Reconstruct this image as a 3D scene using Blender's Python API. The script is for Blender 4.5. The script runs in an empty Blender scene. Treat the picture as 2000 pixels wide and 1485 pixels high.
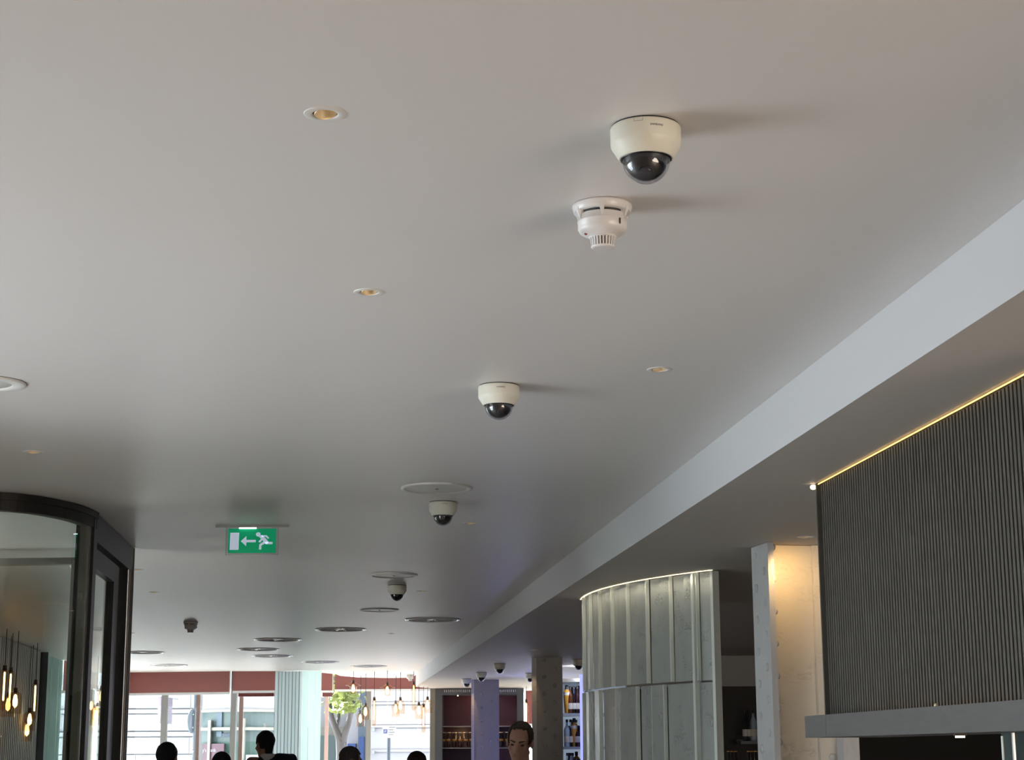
import bpy, bmesh, math, random
from mathutils import Vector, Matrix
random.seed(7)
S = bpy.context.scene
COL = S.collection
PI = math.pi

# ------------------------------------------------------------------ camera
F, TH, PH = 3400.0, math.radians(12.1), math.radians(-0.27)
fw = Vector((0, math.cos(TH), math.sin(TH)))
r0 = Vector((1, 0, 0)); u0 = Vector((0, -math.sin(TH), math.cos(TH)))
rt = math.cos(PH) * r0 + math.sin(PH) * u0
up = -math.sin(PH) * r0 + math.cos(PH) * u0
EYE = Vector((0, 0, 1.6))
cam_data = bpy.data.cameras.new('camera')
cam_data.sensor_width = 36.0
cam_data.lens = F / 2000 * 36.0
cam_data.clip_start = 0.05
cam_data.clip_end = 300
cam = bpy.data.objects.new('camera', cam_data)
COL.objects.link(cam)
cam.matrix_world = Matrix(((rt.x, up.x, -fw.x, EYE.x), (rt.y, up.y, -fw.y, EYE.y), (rt.z, up.z, -fw.z, EYE.z), (0, 0, 0, 1)))
S.camera = cam

def at(px, py, y):
    """world point that stands at depth y where the survey of the photo found it"""
    d = fw + rt * ((px - 1000) / F) + up * ((742.5 - py) / F)
    return EYE + d * (y / d.y)

# ------------------------------------------------------------------ light
S.view_settings.view_transform = 'Standard'
S.view_settings.look = 'None'
S.view_settings.gamma = 1
S.view_settings.use_curve_mapping = False
S.view_settings.exposure = 0.0
w = bpy.data.worlds.new('overcast_sky'); S.world = w
w.use_nodes = True
bg = w.node_tree.nodes['Background']
bg.inputs['Color'].default_value = (0.86, 0.93, 1.0, 1)
bg.inputs['Strength'].default_value = 4.2
S.cycles.sample_clamp_indirect = 6.0
S.cycles.caustics_reflective = False
S.cycles.caustics_refractive = False

def area(name, loc, aim, sx, sy, power, color, portal=False):
    l = bpy.data.lights.new(name, 'AREA'); l.shape = 'RECTANGLE'; l.size = sx; l.size_y = sy
    l.energy = power; l.color = color
    o = bpy.data.objects.new(name, l); COL.objects.link(o)
    o.location = loc
    o.rotation_euler = (Vector(aim) - Vector(loc)).to_track_quat('-Z', 'Z').to_euler()
    if portal: l.cycles.is_portal = True
    return o

def lamp(name, loc, power, color, r=0.04, kind='POINT', aim=None, cone=1.2, blend=0.6):
    l = bpy.data.lights.new(name, kind); l.energy = power; l.color = color; l.shadow_soft_size = r
    o = bpy.data.objects.new(name, l); COL.objects.link(o); o.location = loc
    if kind == 'SPOT':
        l.spot_size = cone; l.spot_blend = blend
        o.rotation_euler = (Vector(aim) - Vector(loc)).to_track_quat('-Z', 'Y').to_euler()
    return o

# daylight entering by the side window left of the camera (outside the frame)
area('side_window_daylight', (-3.98, 4.15, 1.05), (0, 4.6, 1.35), 2.6, 1.7, 112, (0.78, 0.88, 1.0))
# added warm area lamp standing in for the rest of the room, unseen
area('rear_fill_light', (5.4, -1.9, 0.5), (0.3, 4.5, 2.8), 4.0, 3.0, 370, (1.0, 0.84, 0.68))
sun = bpy.data.lights.new('sun', 'SUN'); sun.energy = 58.0; sun.angle = math.radians(0.6); sun.color = (1.0, 0.97, 0.93)
sun_o = bpy.data.objects.new('sun', sun); COL.objects.link(sun_o)
sun_o.rotation_euler = Vector((0.55, -0.80, -0.74)).to_track_quat('-Z', 'Y').to_euler()
# the far shopfront windows guide the sky light
area('front_window_portal', (-5.4, 27.0, 1.5), (-5.4, 0, 1.5), 5.2, 3.0, 1, (1, 1, 1), True)
area('bay_window_portal', (-2.2, 29.6, 1.5), (-2.2, 0, 1.5), 2.4, 3.0, 1, (1, 1, 1), True)

# ------------------------------------------------------------------ materials
def mat(name, col, rough=0.5, metal=0.0, var=0.0, scale=8.0, bump=0.0, bscale=40.0, emit=None, estr=0.0, spec=0.5, stretch=(1, 1, 1)):
    m = bpy.data.materials.new(name); m.use_nodes = True
    nt = m.node_tree; b = nt.nodes['Principled BSDF']
    b.inputs['Base Color'].default_value = (*col, 1)
    b.inputs['Roughness'].default_value = rough
    b.inputs['Metallic'].default_value = metal
    b.inputs['Specular IOR Level'].default_value = spec
    tc = nt.nodes.new('ShaderNodeTexCoord'); mp = nt.nodes.new('ShaderNodeMapping')
    mp.inputs['Scale'].default_value = stretch
    nt.links.new(tc.outputs['Object'], mp.inputs['Vector'])
    if var > 0:
        n = nt.nodes.new('ShaderNodeTexNoise'); n.inputs['Scale'].default_value = scale; n.inputs['Detail'].default_value = 4
        nt.links.new(mp.outputs['Vector'], n.inputs['Vector'])
        mx = nt.nodes.new('ShaderNodeMix'); mx.data_type = 'RGBA'
        mx.inputs['A'].default_value = tuple(c * (1 - var) for c in col) + (1,)
        mx.inputs['B'].default_value = tuple(min(1, c * (1 + var)) for c in col) + (1,)
        nt.links.new(n.outputs['Fac'], mx.inputs['Factor'])
        nt.links.new(mx.outputs['Result'], b.inputs['Base Color'])
    if bump > 0:
        n2 = nt.nodes.new('ShaderNodeTexNoise'); n2.inputs['Scale'].default_value = bscale; n2.inputs['Detail'].default_value = 5
        nt.links.new(mp.outputs['Vector'], n2.inputs['Vector'])
        bp = nt.nodes.new('ShaderNodeBump'); bp.inputs['Strength'].default_value = bump; bp.inputs['Distance'].default_value = 0.02
        nt.links.new(n2.outputs['Fac'], bp.inputs['Height'])
        nt.links.new(bp.outputs['Normal'], b.inputs['Normal'])
    if emit:
        b.inputs['Emission Color'].default_value = (*emit, 1)
        b.inputs['Emission Strength'].default_value = estr
    return m

def glass(name, tint, refl=1.0, rough=0.02, bump=0.0, ior=1.45):
    m = bpy.data.materials.new(name); m.use_nodes = True
    nt = m.node_tree; nt.nodes.clear()
    out = nt.nodes.new('ShaderNodeOutputMaterial')
    t = nt.nodes.new('ShaderNodeBsdfTransparent'); t.inputs['Color'].default_value = (*tint, 1)
    g = nt.nodes.new('ShaderNodeBsdfGlossy'); g.inputs['Roughness'].default_value = rough
    g.inputs['Color'].default_value = (refl, refl, refl, 1)
    fr = nt.nodes.new('ShaderNodeFresnel'); fr.inputs['IOR'].default_value = ior
    mx = nt.nodes.new('ShaderNodeMixShader')
    ge = nt.nodes.new('ShaderNodeNewGeometry'); ma = nt.nodes.new('ShaderNodeMath'); ma.operation = 'SUBTRACT'; ma.use_clamp = True
    nt.links.new(fr.outputs[0], ma.inputs[0]); nt.links.new(ge.outputs['Backfacing'], ma.inputs[1])
    nt.links.new(ma.outputs[0], mx.inputs[0]); nt.links.new(t.outputs[0], mx.inputs[1]); nt.links.new(g.outputs[0], mx.inputs[2])
    nt.links.new(mx.outputs[0], out.inputs['Surface'])
    return m

M = {}
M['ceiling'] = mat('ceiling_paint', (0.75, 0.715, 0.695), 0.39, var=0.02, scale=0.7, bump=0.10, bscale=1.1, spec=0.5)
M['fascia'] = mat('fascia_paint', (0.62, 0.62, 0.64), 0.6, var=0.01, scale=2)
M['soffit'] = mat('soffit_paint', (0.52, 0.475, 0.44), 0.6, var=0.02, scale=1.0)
M['wall'] = mat('wall_paint', (0.6, 0.58, 0.55), 0.7, var=0.03, scale=2)
M['darkwall'] = mat('dark_wall_paint', (0.035, 0.03, 0.028), 0.7, var=0.1, scale=3)
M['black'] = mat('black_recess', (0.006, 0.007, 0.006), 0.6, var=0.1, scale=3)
M['floor'] = mat('pale_bounce_floor', (0.58, 0.55, 0.51), 0.4, var=0.08, scale=3)  # unseen floor, made pale to bounce light onto the ceiling
M['cream'] = mat('cream_plastic', (0.80, 0.78, 0.68), 0.42, var=0.01, scale=20)
M['white_plastic'] = mat('white_plastic', (0.80, 0.77, 0.76), 0.28, var=0.01, scale=20)
M['darkgap'] = mat('dark_gap', (0.03, 0.03, 0.035), 0.6, var=0.1, scale=20)
M['blackplastic'] = mat('black_plastic', (0.004, 0.004, 0.007), 0.32, var=0.1, scale=30)
M['lens'] = mat('lens_glass', (0.02, 0.015, 0.03), 0.05, var=0.1, scale=30)
M['dome'] = glass('clear_dome', (0.72, 0.73, 0.77), 1.0, 0.02, ior=1.75)
M['ink'] = mat('grey_ink', (0.30, 0.29, 0.29), 0.6, var=0.05, scale=30)
M['trimwhite'] = mat('trim_white_paint', (0.72, 0.70, 0.67), 0.4, var=0.02, scale=20)
M['gloss'] = mat('gloss_white_enamel', (0.85, 0.86, 0.87), 0.18, var=0.01, scale=20)
M['brass'] = mat('gold_reflector', (0.78, 0.66, 0.48), 0.35, 0.5, var=0.05, scale=20)
M['canblack'] = mat('dark_can', (0.05, 0.03, 0.022), 0.5, var=0.1, scale=20)
M['warmbulb'] = mat('warm_bulb', (1, 0.8, 0.5), 0.5, emit=(1.0, 0.80, 0.54), estr=2.6)
M['silver'] = mat('satin_aluminium', (0.62, 0.63, 0.65), 0.25, 0.9, var=0.04, scale=30)
M['grille'] = mat('grille_grey', (0.30, 0.31, 0.33), 0.4, 0.3, var=0.05, scale=30)
M['bronze'] = mat('dark_bronze_frame', (0.013, 0.012, 0.011), 0.45, 0.0, var=0.1, scale=9, spec=0.25)
M['bronze_edge'] = mat('pale_bronze_edge', (0.16, 0.14, 0.125), 0.3, 0.6, var=0.1, scale=9)  # paler bronze for posts, transom and edges
M['doorglass'] = glass('green_tinted_glass', (0.87, 0.94, 0.92), 0.9, 0.01)
M['pane'] = glass('window_glass', (0.97, 0.985, 0.98), 0.6, 0.01)
M['acrylic'] = glass('clear_acrylic', (0.90, 0.93, 0.93), 1.0, 0.02)
M['signgreen'] = mat('exit_green', (0.0, 0.30, 0.13), 0.4, var=0.12, scale=9, emit=(0.0, 0.45, 0.19), estr=0.33)
M['signwhite'] = mat('exit_white', (0.66, 0.72, 0.85), 0.4, var=0.01, scale=9, emit=(0.62, 0.72, 0.9), estr=0.42)
M['ledwhite'] = mat('sign_lamp', (1, 1, 1), 0.5, emit=(0.85, 0.95, 1.0), estr=8)
M['slat'] = mat('grey_brown_slat', (0.085, 0.077, 0.065), 0.5, var=0.25, scale=5, stretch=(30, 30, 0.6), spec=0.3)
M['rib'] = mat('lifted_slat_rib', (0.46, 0.42, 0.36), 0.5, var=0.2, scale=5, stretch=(30, 30, 0.6))  # lighter copy of the slat colour, lifted in place of light
M['slatback'] = mat('slat_backing', (0.03, 0.03, 0.03), 0.7, var=0.1, scale=5)
M['ledwarm'] = mat('warm_led_rope', (1, 0.8, 0.45), 0.4, emit=(1.0, 0.60, 0.15), estr=1.8)
M['ledcream'] = mat('cream_led_strip', (1, 0.85, 0.6), 0.4, emit=(1.0, 0.84, 0.60), estr=1.5)
M['ledblue'] = mat('blue_led_strip', (0.4, 0.42, 1), 0.4, emit=(0.36, 0.40, 1.0), estr=1.2)
M['limedoak'] = mat('limed_oak', (0.105, 0.101, 0.101), 0.6, var=0.14, scale=4, stretch=(2, 2, 14), bump=0.1, bscale=30)
M['column'] = mat('column_paint', (0.60, 0.60, 0.61), 0.45, var=0.06, scale=9, bump=0.25, bscale=30)
M['web'] = mat('blistered_paint', (0.66, 0.62, 0.54), 0.42, var=0.05, scale=7)
M['greycolumn'] = mat('grey_column_paint', (0.36, 0.345, 0.335), 0.5, var=0.05, scale=9, bump=0.15, bscale=25)
M['blind'] = mat('terracotta_blind', (0.30, 0.15, 0.14), 0.8, var=0.06, scale=9, emit=None)
M['blindbar'] = mat('white_blind_bar', (0.85, 0.85, 0.85), 0.5, var=0.01, scale=9)
M['mullion'] = mat('grey_mullion', (0.30, 0.30, 0.29), 0.5, 0.2, var=0.05, scale=9)
M['aqua'] = mat('aqua_glass', (0.72, 0.86, 0.85), 0.15, var=0.03, scale=4)
M['stone'] = mat('white_stone', (0.335, 0.325, 0.345), 0.8, var=0.03, scale=3, bump=0.05, bscale=20)
M['stonegap'] = mat('stone_joint', (0.25, 0.24, 0.26), 0.9, var=0.05, scale=3)
M['pavement'] = mat('pale_pavement', (0.66, 0.69, 0.72), 0.85, var=0.08, scale=3)
M['pink'] = mat('pink_stone', (0.30, 0.20, 0.18), 0.7, var=0.06, scale=3)
M['lilac'] = mat('lilac_banner', (0.24, 0.19, 0.24), 0.7, var=0.05, scale=3)
M['poleblue'] = mat('grey_blue_pole', (0.05, 0.065, 0.09), 0.5, 0.2, var=0.05, scale=6)
M['teal'] = mat('grey_green_cladding', (0.085, 0.12, 0.12), 0.4, var=0.12, scale=2)
M['tealdark'] = mat('green_fascia', (0.045, 0.09, 0.075), 0.4, var=0.1, scale=2)
M['creamstone'] = mat('cream_cornice', (0.28, 0.27, 0.23), 0.7, var=0.04, scale=3)
M['plum'] = mat('plum_sign', (0.09, 0.04, 0.06), 0.4, var=0.05, scale=3)
M['signink'] = mat('white_sign_ink', (0.4, 0.38, 0.4), 0.5, var=0.01, scale=3)
M['blue'] = mat('blue_board', (0.025, 0.06, 0.20), 0.5, var=0.05, scale=3)
M['bluegrey'] = mat('blue_grey_render', (0.10, 0.13, 0.17), 0.7, var=0.05, scale=3)
M['bark'] = mat('plane_tree_bark', (0.075, 0.07, 0.075), 0.9, var=0.35, scale=6, bump=0.5, bscale=14)
M['leaf'] = mat('sunlit_leaf', (0.16, 0.19, 0.06), 0.6, var=0.3, scale=3)
M['barframe'] = mat('slate_grey_frame', (0.11, 0.13, 0.15), 0.5, var=0.05, scale=9)
M['niche'] = mat('plum_niche_lining', (0.10, 0.035, 0.045), 0.35, var=0.25, scale=1.5)
M['shelf'] = mat('glass_shelf_edge', (0.40, 0.46, 0.52), 0.2, var=0.05, scale=9)
M['tumbler'] = glass('tumbler_glass', (0.80, 0.78, 0.80), 1.0, 0.05, ior=1.6)
M['amber'] = mat('amber_glass_and_glint', (0.55, 0.27, 0.04), 0.12, var=0.2, scale=30)  # amber of bottles and rims, also of the painted tumbler glints
M['bottleclear'] = glass('clear_bottle', (0.75, 0.80, 0.85), 1.0, 0.04, ior=1.6)
M['bottlebrown'] = mat('brown_bottle', (0.10, 0.035, 0.015), 0.1, var=0.2, scale=30)
M['bottlegreen'] = mat('green_bottle', (0.14, 0.30, 0.08), 0.12, var=0.2, scale=30)
M['bottledark'] = mat('dark_wine_bottle', (0.03, 0.012, 0.016), 0.1, var=0.2, scale=30)
M['bottleblue'] = mat('pale_blue_bottle', (0.42, 0.52, 0.62), 0.12, var=0.1, scale=30)
M['paper'] = mat('bottle_label_paper', (0.72, 0.70, 0.64), 0.7, var=0.05, scale=30)
M['cap'] = mat('dark_bottle_cap', (0.05, 0.05, 0.055), 0.3, 0.4, var=0.1, scale=30)
M['skin'] = mat('skin', (0.36, 0.20, 0.15), 0.5, var=0.08, scale=20, spec=0.3)
M['hairblack'] = mat('black_hair', (0.010, 0.010, 0.013), 0.55, var=0.3, scale=60, bump=0.6, bscale=90, spec=0.3)
M['hairbrown'] = mat('brown_hair', (0.030, 0.021, 0.016), 0.6, var=0.3, scale=60, bump=0.6, bscale=90, spec=0.3)
M['hairgrey'] = mat('grey_brown_hair', (0.10, 0.09, 0.09), 0.6, var=0.3, scale=60, bump=0.6, bscale=90, spec=0.3)
M['navy'] = mat('navy_suit_cloth', (0.012, 0.018, 0.045), 0.85, var=0.1, scale=30)
M['darkcloth'] = mat('charcoal_cloth', (0.018, 0.018, 0.02), 0.9, var=0.1, scale=30)
M['shirt'] = mat('white_shirt_cloth', (0.75, 0.74, 0.78), 0.8, var=0.02, scale=30)
M['shoe'] = mat('black_leather', (0.01, 0.01, 0.01), 0.35, var=0.1, scale=30)
M['eye'] = mat('eye', (0.05, 0.035, 0.03), 0.2, var=0.1, scale=30)
M['lips'] = mat('lips', (0.36, 0.16, 0.13), 0.5, var=0.1, scale=30)
M['copper'] = mat('copper_socket', (0.10, 0.07, 0.055), 0.4, 0.7, var=0.1, scale=30)
M['cord'] = mat('dark_cord', (0.06, 0.055, 0.055), 0.7, var=0.1, scale=30)
M['filament'] = mat('glowing_filament', (1, 0.7, 0.4), 0.5, emit=(1.0, 0.60, 0.24), estr=7.0)
M['bulbglass'] = glass('amber_lamp_glass', (0.96, 0.85, 0.74), 0.9, 0.02, ior=1.3)
M['red'] = mat('red_led', (0.25, 0.02, 0.02), 0.3, var=0.1, scale=30)
M['fabricred'] = mat('red_awning_cloth', (0.20, 0.07, 0.065), 0.8, var=0.05, scale=9)

def translucent(m, col, fac):
    nt = m.node_tree; b = nt.nodes['Principled BSDF']; out = nt.nodes['Material Output']
    t = nt.nodes.new('ShaderNodeBsdfTranslucent'); t.inputs['Color'].default_value = (*col, 1)
    mx = nt.nodes.new('ShaderNodeMixShader'); mx.inputs[0].default_value = fac
    nt.links.new(b.outputs[0], mx.inputs[1]); nt.links.new(t.outputs[0], mx.inputs[2]); nt.links.new(mx.outputs[0], out.inputs['Surface'])
translucent(M['aqua'], (0.84, 0.96, 0.95), 0.85)
translucent(M['blind'], (0.44, 0.20, 0.18), 0.45)
translucent(M['blindbar'], (0.9, 0.9, 0.9), 0.4)
translucent(M['leaf'], (0.20, 0.24, 0.07), 0.4)
translucent(M['fabricred'], (0.30, 0.09, 0.08), 0.4)

def cast_glass(name, col, trans):
    m = mat(name, col, 0.22, var=0.10, scale=5, stretch=(3, 3, 0.7), spec=0.6)
    nt = m.node_tree; b = nt.nodes['Principled BSDF']
    b.inputs['Transmission Weight'].default_value = trans
    b.inputs['IOR'].default_value = 1.4
    tc = nt.nodes.new('ShaderNodeTexCoord')
    v = nt.nodes.new('ShaderNodeTexVoronoi'); v.inputs['Scale'].default_value = 95
    n = nt.nodes.new('ShaderNodeTexNoise'); n.inputs['Scale'].default_value = 9
    nt.links.new(tc.outputs['Object'], v.inputs['Vector']); nt.links.new(tc.outputs['Object'], n.inputs['Vector'])
    mr = nt.nodes.new('ShaderNodeMapRange'); mr.inputs['From Min'].default_value = 0.52; mr.inputs['From Max'].default_value = 0.66
    nt.links.new(n.outputs['Fac'], mr.inputs['Value'])
    mr2 = nt.nodes.new('ShaderNodeMapRange'); mr2.inputs['From Min'].default_value = 0.0; mr2.inputs['From Max'].default_value = 0.45
    mr2.inputs['To Min'].default_value = 1.0; mr2.inputs['To Max'].default_value = 0.0
    nt.links.new(v.outputs['Distance'], mr2.inputs['Value'])
    mu = nt.nodes.new('ShaderNodeMath'); mu.operation = 'MULTIPLY'
    nt.links.new(mr.outputs[0], mu.inputs[0]); nt.links.new(mr2.outputs[0], mu.inputs[1])
    bp = nt.nodes.new('ShaderNodeBump'); bp.inputs['Strength'].default_value = 0.9; bp.inputs['Distance'].default_value = 0.008
    nt.links.new(mu.outputs[0], bp.inputs['Height']); nt.links.new(bp.outputs['Normal'], b.inputs['Normal'])
    return m
def blister(m):
    nt = m.node_tree; b = nt.nodes['Principled BSDF']; tc = nt.nodes.new('ShaderNodeTexCoord')
    mp = nt.nodes.new('ShaderNodeMapping'); mp.inputs['Scale'].default_value = (1, 1, 1.7); nt.links.new(tc.outputs['Object'], mp.inputs['Vector'])
    n1 = nt.nodes.new('ShaderNodeTexNoise'); n1.inputs['Scale'].default_value = 38; n1.inputs['Detail'].default_value = 4
    n2 = nt.nodes.new('ShaderNodeTexNoise'); n2.inputs['Scale'].default_value = 5
    mr = nt.nodes.new('ShaderNodeMapRange'); mr.inputs['From Min'].default_value = .5; mr.inputs['From Max'].default_value = .68; mr.inputs['To Min'].default_value = .06
    mr1 = nt.nodes.new('ShaderNodeMapRange'); mr1.inputs['From Min'].default_value = .5; mr1.inputs['From Max'].default_value = .62
    for n in (n1, n2): nt.links.new(mp.outputs['Vector'], n.inputs['Vector'])
    nt.links.new(n1.outputs['Fac'], mr1.inputs['Value']); nt.links.new(n2.outputs['Fac'], mr.inputs['Value'])
    mu = nt.nodes.new('ShaderNodeMath'); mu.operation = 'MULTIPLY'; nt.links.new(mr1.outputs[0], mu.inputs[0]); nt.links.new(mr.outputs[0], mu.inputs[1])
    bp = nt.nodes.new('ShaderNodeBump'); bp.inputs['Strength'].default_value = 0.6; bp.inputs['Distance'].default_value = 0.006
    nt.links.new(mu.outputs[0], bp.inputs['Height']); nt.links.new(bp.outputs['Normal'], b.inputs['Normal'])
blister(M['web'])
M['castglass'] = cast_glass('bubbled_cast_glass', (0.60, 0.64, 0.63), 0.26)
M['castedge'] = mat('polished_glass_edge', (0.88, 0.94, 0.90), 0.15, var=0.06, scale=6)
M['palestrip'] = mat('pale_glass_strip', (0.80, 0.86, 0.87), 0.2, var=0.06, scale=4, stretch=(3, 3, 0.6))
translucent(M['palestrip'], (0.86, 0.94, 0.96), 0.8)
M['darkglass'] = mat('dark_green_glass', (0.02, 0.03, 0.028), 0.12, var=0.1, scale=4)

# ------------------------------------------------------------------ mesh helpers
def link(o, parent=None):
    COL.objects.link(o)
    if parent: o.parent = parent
    return o

def empty(name, loc=(0, 0, 0), rz=0.0):
    o = bpy.data.objects.new(name, None); o.location = loc; o.rotation_euler = (0, 0, rz); o.empty_display_size = 0.05
    return link(o)

def tag(o, label=None, cat=None, group=None, kind=None):
    if label: o['label'] = label
    if cat: o['category'] = cat
    if group: o['group'] = group
    if kind: o['kind'] = kind
    return o

class MB:
    def __init__(s): s.v = []; s.f = []; s.sm = []
    def add(s, vs, fs, smooth=False):
        n = len(s.v); s.v += [Vector(x) for x in vs]; s.f += [tuple(i + n for i in q) for q in fs]; s.sm += [smooth] * len(fs); return s
    def box(s, a, b, rz=0.0, piv=None):
        x0, y0, z0 = a; x1, y1, z1 = b
        vs = [Vector((x, y, z)) for z in (z0, z1) for y in (y0, y1) for x in (x0, x1)]
        if rz:
            c = Vector(piv) if piv else Vector(((x0 + x1) / 2, (y0 + y1) / 2, 0))
            R = Matrix.Rotation(rz, 3, 'Z'); vs = [R @ (p - c) + c for p in vs]
        return s.add(vs, [(0, 2, 3, 1), (4, 5, 7, 6), (0, 1, 5, 4), (2, 6, 7, 3), (0, 4, 6, 2), (1, 3, 7, 5)])
    def obox(s, o, ax, ay, z0, z1):
        """box on plan parallelogram o, o+ax, o+ay"""
        o, ax, ay = Vector(o), Vector(ax), Vector(ay)
        q = [o, o + ax, o + ax + ay, o + ay]
        vs = [(p.x, p.y, z0) for p in q] + [(p.x, p.y, z1) for p in q]
        return s.add(vs, [(3, 2, 1, 0), (4, 5, 6, 7), (0, 1, 5, 4), (1, 2, 6, 5), (2, 3, 7, 6), (3, 0, 4, 7)])
    def prism(s, poly, z0, z1, smooth=False):
        n = len(poly)
        vs = [(p[0], p[1], z0) for p in poly] + [(p[0], p[1], z1) for p in poly]
        s.add(vs, [tuple(range(n - 1, -1, -1)), tuple(range(n, 2 * n))])
        s.add(vs, [(i, (i + 1) % n, n + (i + 1) % n, n + i) for i in range(n)], smooth)
        return s
    def lathe(s, prof, seg=32, c=(0, 0, 0), smooth=True, caps=(False, False)):
        vs = []
        for r, z in prof:
            for k in range(seg):
                a = 2 * PI * k / seg; vs.append((c[0] + r * math.cos(a), c[1] + r * math.sin(a), c[2] + z))
        fs = []
        for i in range(len(prof) - 1):
            for k in range(seg):
                a, b = i * seg + k, i * seg + (k + 1) % seg
                fs.append((a, b, b + seg, a + seg))
        s.add(vs, fs, smooth)
        if caps[0]: s.add(vs[:seg], [tuple(range(seg - 1, -1, -1))])
        if caps[1]: s.add(vs[-seg:], [tuple(range(seg))])
        return s
    def tube(s, pts, rad, seg=8, smooth=True):
        pts = [Vector(p) for p in pts]
        rs = rad if isinstance(rad, (list, tuple)) else [rad] * len(pts)
        vs, fs = [], []
        for i, p in enumerate(pts):
            t = (pts[min(i + 1, len(pts) - 1)] - pts[max(i - 1, 0)]).normalized()
            a = t.orthogonal().normalized() if abs(t.z) > 0.99 else t.cross(Vector((0, 0, 1))).normalized()
            b = t.cross(a)
            for k in range(seg):
                an = 2 * PI * k / seg; vs.append(p + (a * math.cos(an) + b * math.sin(an)) * rs[i])
        for i in range(len(pts) - 1):
            for k in range(seg):
                x, y = i * seg + k, i * seg + (k + 1) % seg
                fs.append((x, y, y + seg, x + seg))
        s.add(vs, fs, smooth)
        s.add(vs[:seg], [tuple(range(seg - 1, -1, -1))]); s.add(vs[-seg:], [tuple(range(seg))])
        return s
    def ball(s, c, r, seg=16, rings=10, smooth=True):
        rx, ry, rz = r if isinstance(r, (list, tuple)) else (r, r, r)
        vs = [(c[0], c[1], c[2] + rz)]
        for i in range(1, rings):
            t = PI * i / rings
            for k in range(seg):
                a = 2 * PI * k / seg
                vs.append((c[0] + rx * math.sin(t) * math.cos(a), c[1] + ry * math.sin(t) * math.sin(a), c[2] + rz * math.cos(t)))
        vs.append((c[0], c[1], c[2] - rz)); L = len(vs) - 1
        fs = [(0, 1 + k, 1 + (k + 1) % seg) for k in range(seg)]
        for i in range(rings - 2):
            for k in range(seg):
                a, b = 1 + i * seg + k, 1 + i * seg + (k + 1) % seg
                fs.append((a, a + seg, b + seg, b))
        n = 1 + (rings - 2) * seg
        fs += [(L, n + (k + 1) % seg, n + k) for k in range(seg)]
        return s.add(vs, fs, smooth)
    def capsule(s, p0, r0, p1, r1, seg=14):
        p0, p1 = Vector(p0), Vector(p1); t = (p1 - p0).normalized()
        pts, rs = [], []
        for k in range(5):
            a = PI / 2 * k / 4; pts.append(p0 - t * r0 * math.cos(a)); rs.append(max(r0 * math.sin(a), 1e-4))
        for k in range(5):
            a = PI / 2 * (1 - k / 4); pts.append(p1 + t * r1 * math.cos(a)); rs.append(max(r1 * math.sin(a), 1e-4))
        return s.tube(pts, rs, seg)
    def mesh(s, name):
        me = bpy.data.meshes.new(name); me.from_pydata([tuple(v) for v in s.v], [], s.f)
        me.polygons.foreach_set('use_smooth', s.sm); me.update(); return me
    def build(s, name, m, parent=None, world=False, kind=None, fix=True):
        if world and parent:
            c = parent.location
            R = Matrix.Rotation(-parent.rotation_euler.z, 3, 'Z'); s.v = [R @ (v - c) for v in s.v]
        me = s.mesh(name)
        if fix:
            b = bmesh.new(); b.from_mesh(me); bmesh.ops.recalc_face_normals(b, faces=b.faces); b.to_mesh(me); b.free()
        me.materials.append(m)
        o = bpy.data.objects.new(name, me); link(o, parent)
        if kind: o['kind'] = kind
        return o

def share(o, parent, loc=(0, 0, 0), rot=None):
    """another piece like o, sharing its mesh"""
    c = bpy.data.objects.new(o.name.split('.')[0], o.data); link(c, parent); c.location = loc
    if rot: c.rotation_euler = rot
    return c

def copy_tree(root, loc, rz=0.0, label=None):
    r = root.copy(); COL.objects.link(r); r.location = loc; r.rotation_euler = (0, 0, rz)
    if label: r['label'] = label
    for ch in list(root.children):
        c = ch.copy(); COL.objects.link(c); c.parent = r
        for g in list(ch.children):
            d = g.copy(); COL.objects.link(d); d.parent = c
    return r

def flat_with_holes(name, outer, holes, z, m):
    cu = bpy.data.curves.new(name, 'CURVE'); cu.dimensions = '2D'; cu.fill_mode = 'BOTH'
    def spl(pts):
        sp = cu.splines.new('POLY'); sp.points.add(len(pts) - 1); sp.use_cyclic_u = True
        for q, p in zip(sp.points, pts): q.co = (p[0], p[1], 0, 1)
    spl(outer)
    for (x, y, r) in holes: spl([(x + r * math.cos(2 * PI * k / 28), y + r * math.sin(2 * PI * k / 28)) for k in range(28)])
    tmp = bpy.data.objects.new(name + '_outline', cu); COL.objects.link(tmp)
    dg = bpy.context.evaluated_depsgraph_get(); dg.update()
    me = bpy.data.meshes.new_from_object(tmp.evaluated_get(dg)); me.name = name
    bpy.data.objects.remove(tmp); bpy.data.curves.remove(cu)
    me.transform(Matrix.Translation((0, 0, z)))
    b = bmesh.new(); b.from_mesh(me); bmesh.ops.recalc_face_normals(b, faces=b.faces)
    if sum(f.normal.z for f in b.faces) > 0: bmesh.ops.reverse_faces(b, faces=b.faces)
    b.to_mesh(me); b.free()
    for p in me.polygons: p.use_smooth = False
    me.materials.clear(); me.materials.append(m)
    o = bpy.data.objects.new(name, me); link(o); return o

def text_mesh(body, size, extrude=0.0004, align='CENTER'):
    cu = bpy.data.curves.new('lettering', 'FONT'); cu.body = body; cu.size = size; cu.extrude = extrude
    cu.align_x = align; cu.align_y = 'CENTER'
    tmp = bpy.data.objects.new('lettering', cu); COL.objects.link(tmp)
    dg = bpy.context.evaluated_depsgraph_get(); dg.update()
    me = bpy.data.meshes.new_from_object(tmp.evaluated_get(dg)); me.name = 'lettering'
    bpy.data.objects.remove(tmp); bpy.data.curves.remove(cu)
    return me

def place_mesh(me, m, parent, mtx, name='lettering'):
    me.transform(mtx); me.materials.clear(); me.materials.append(m)
    o = bpy.data.objects.new(name, me); link(o, parent); return o

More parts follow.
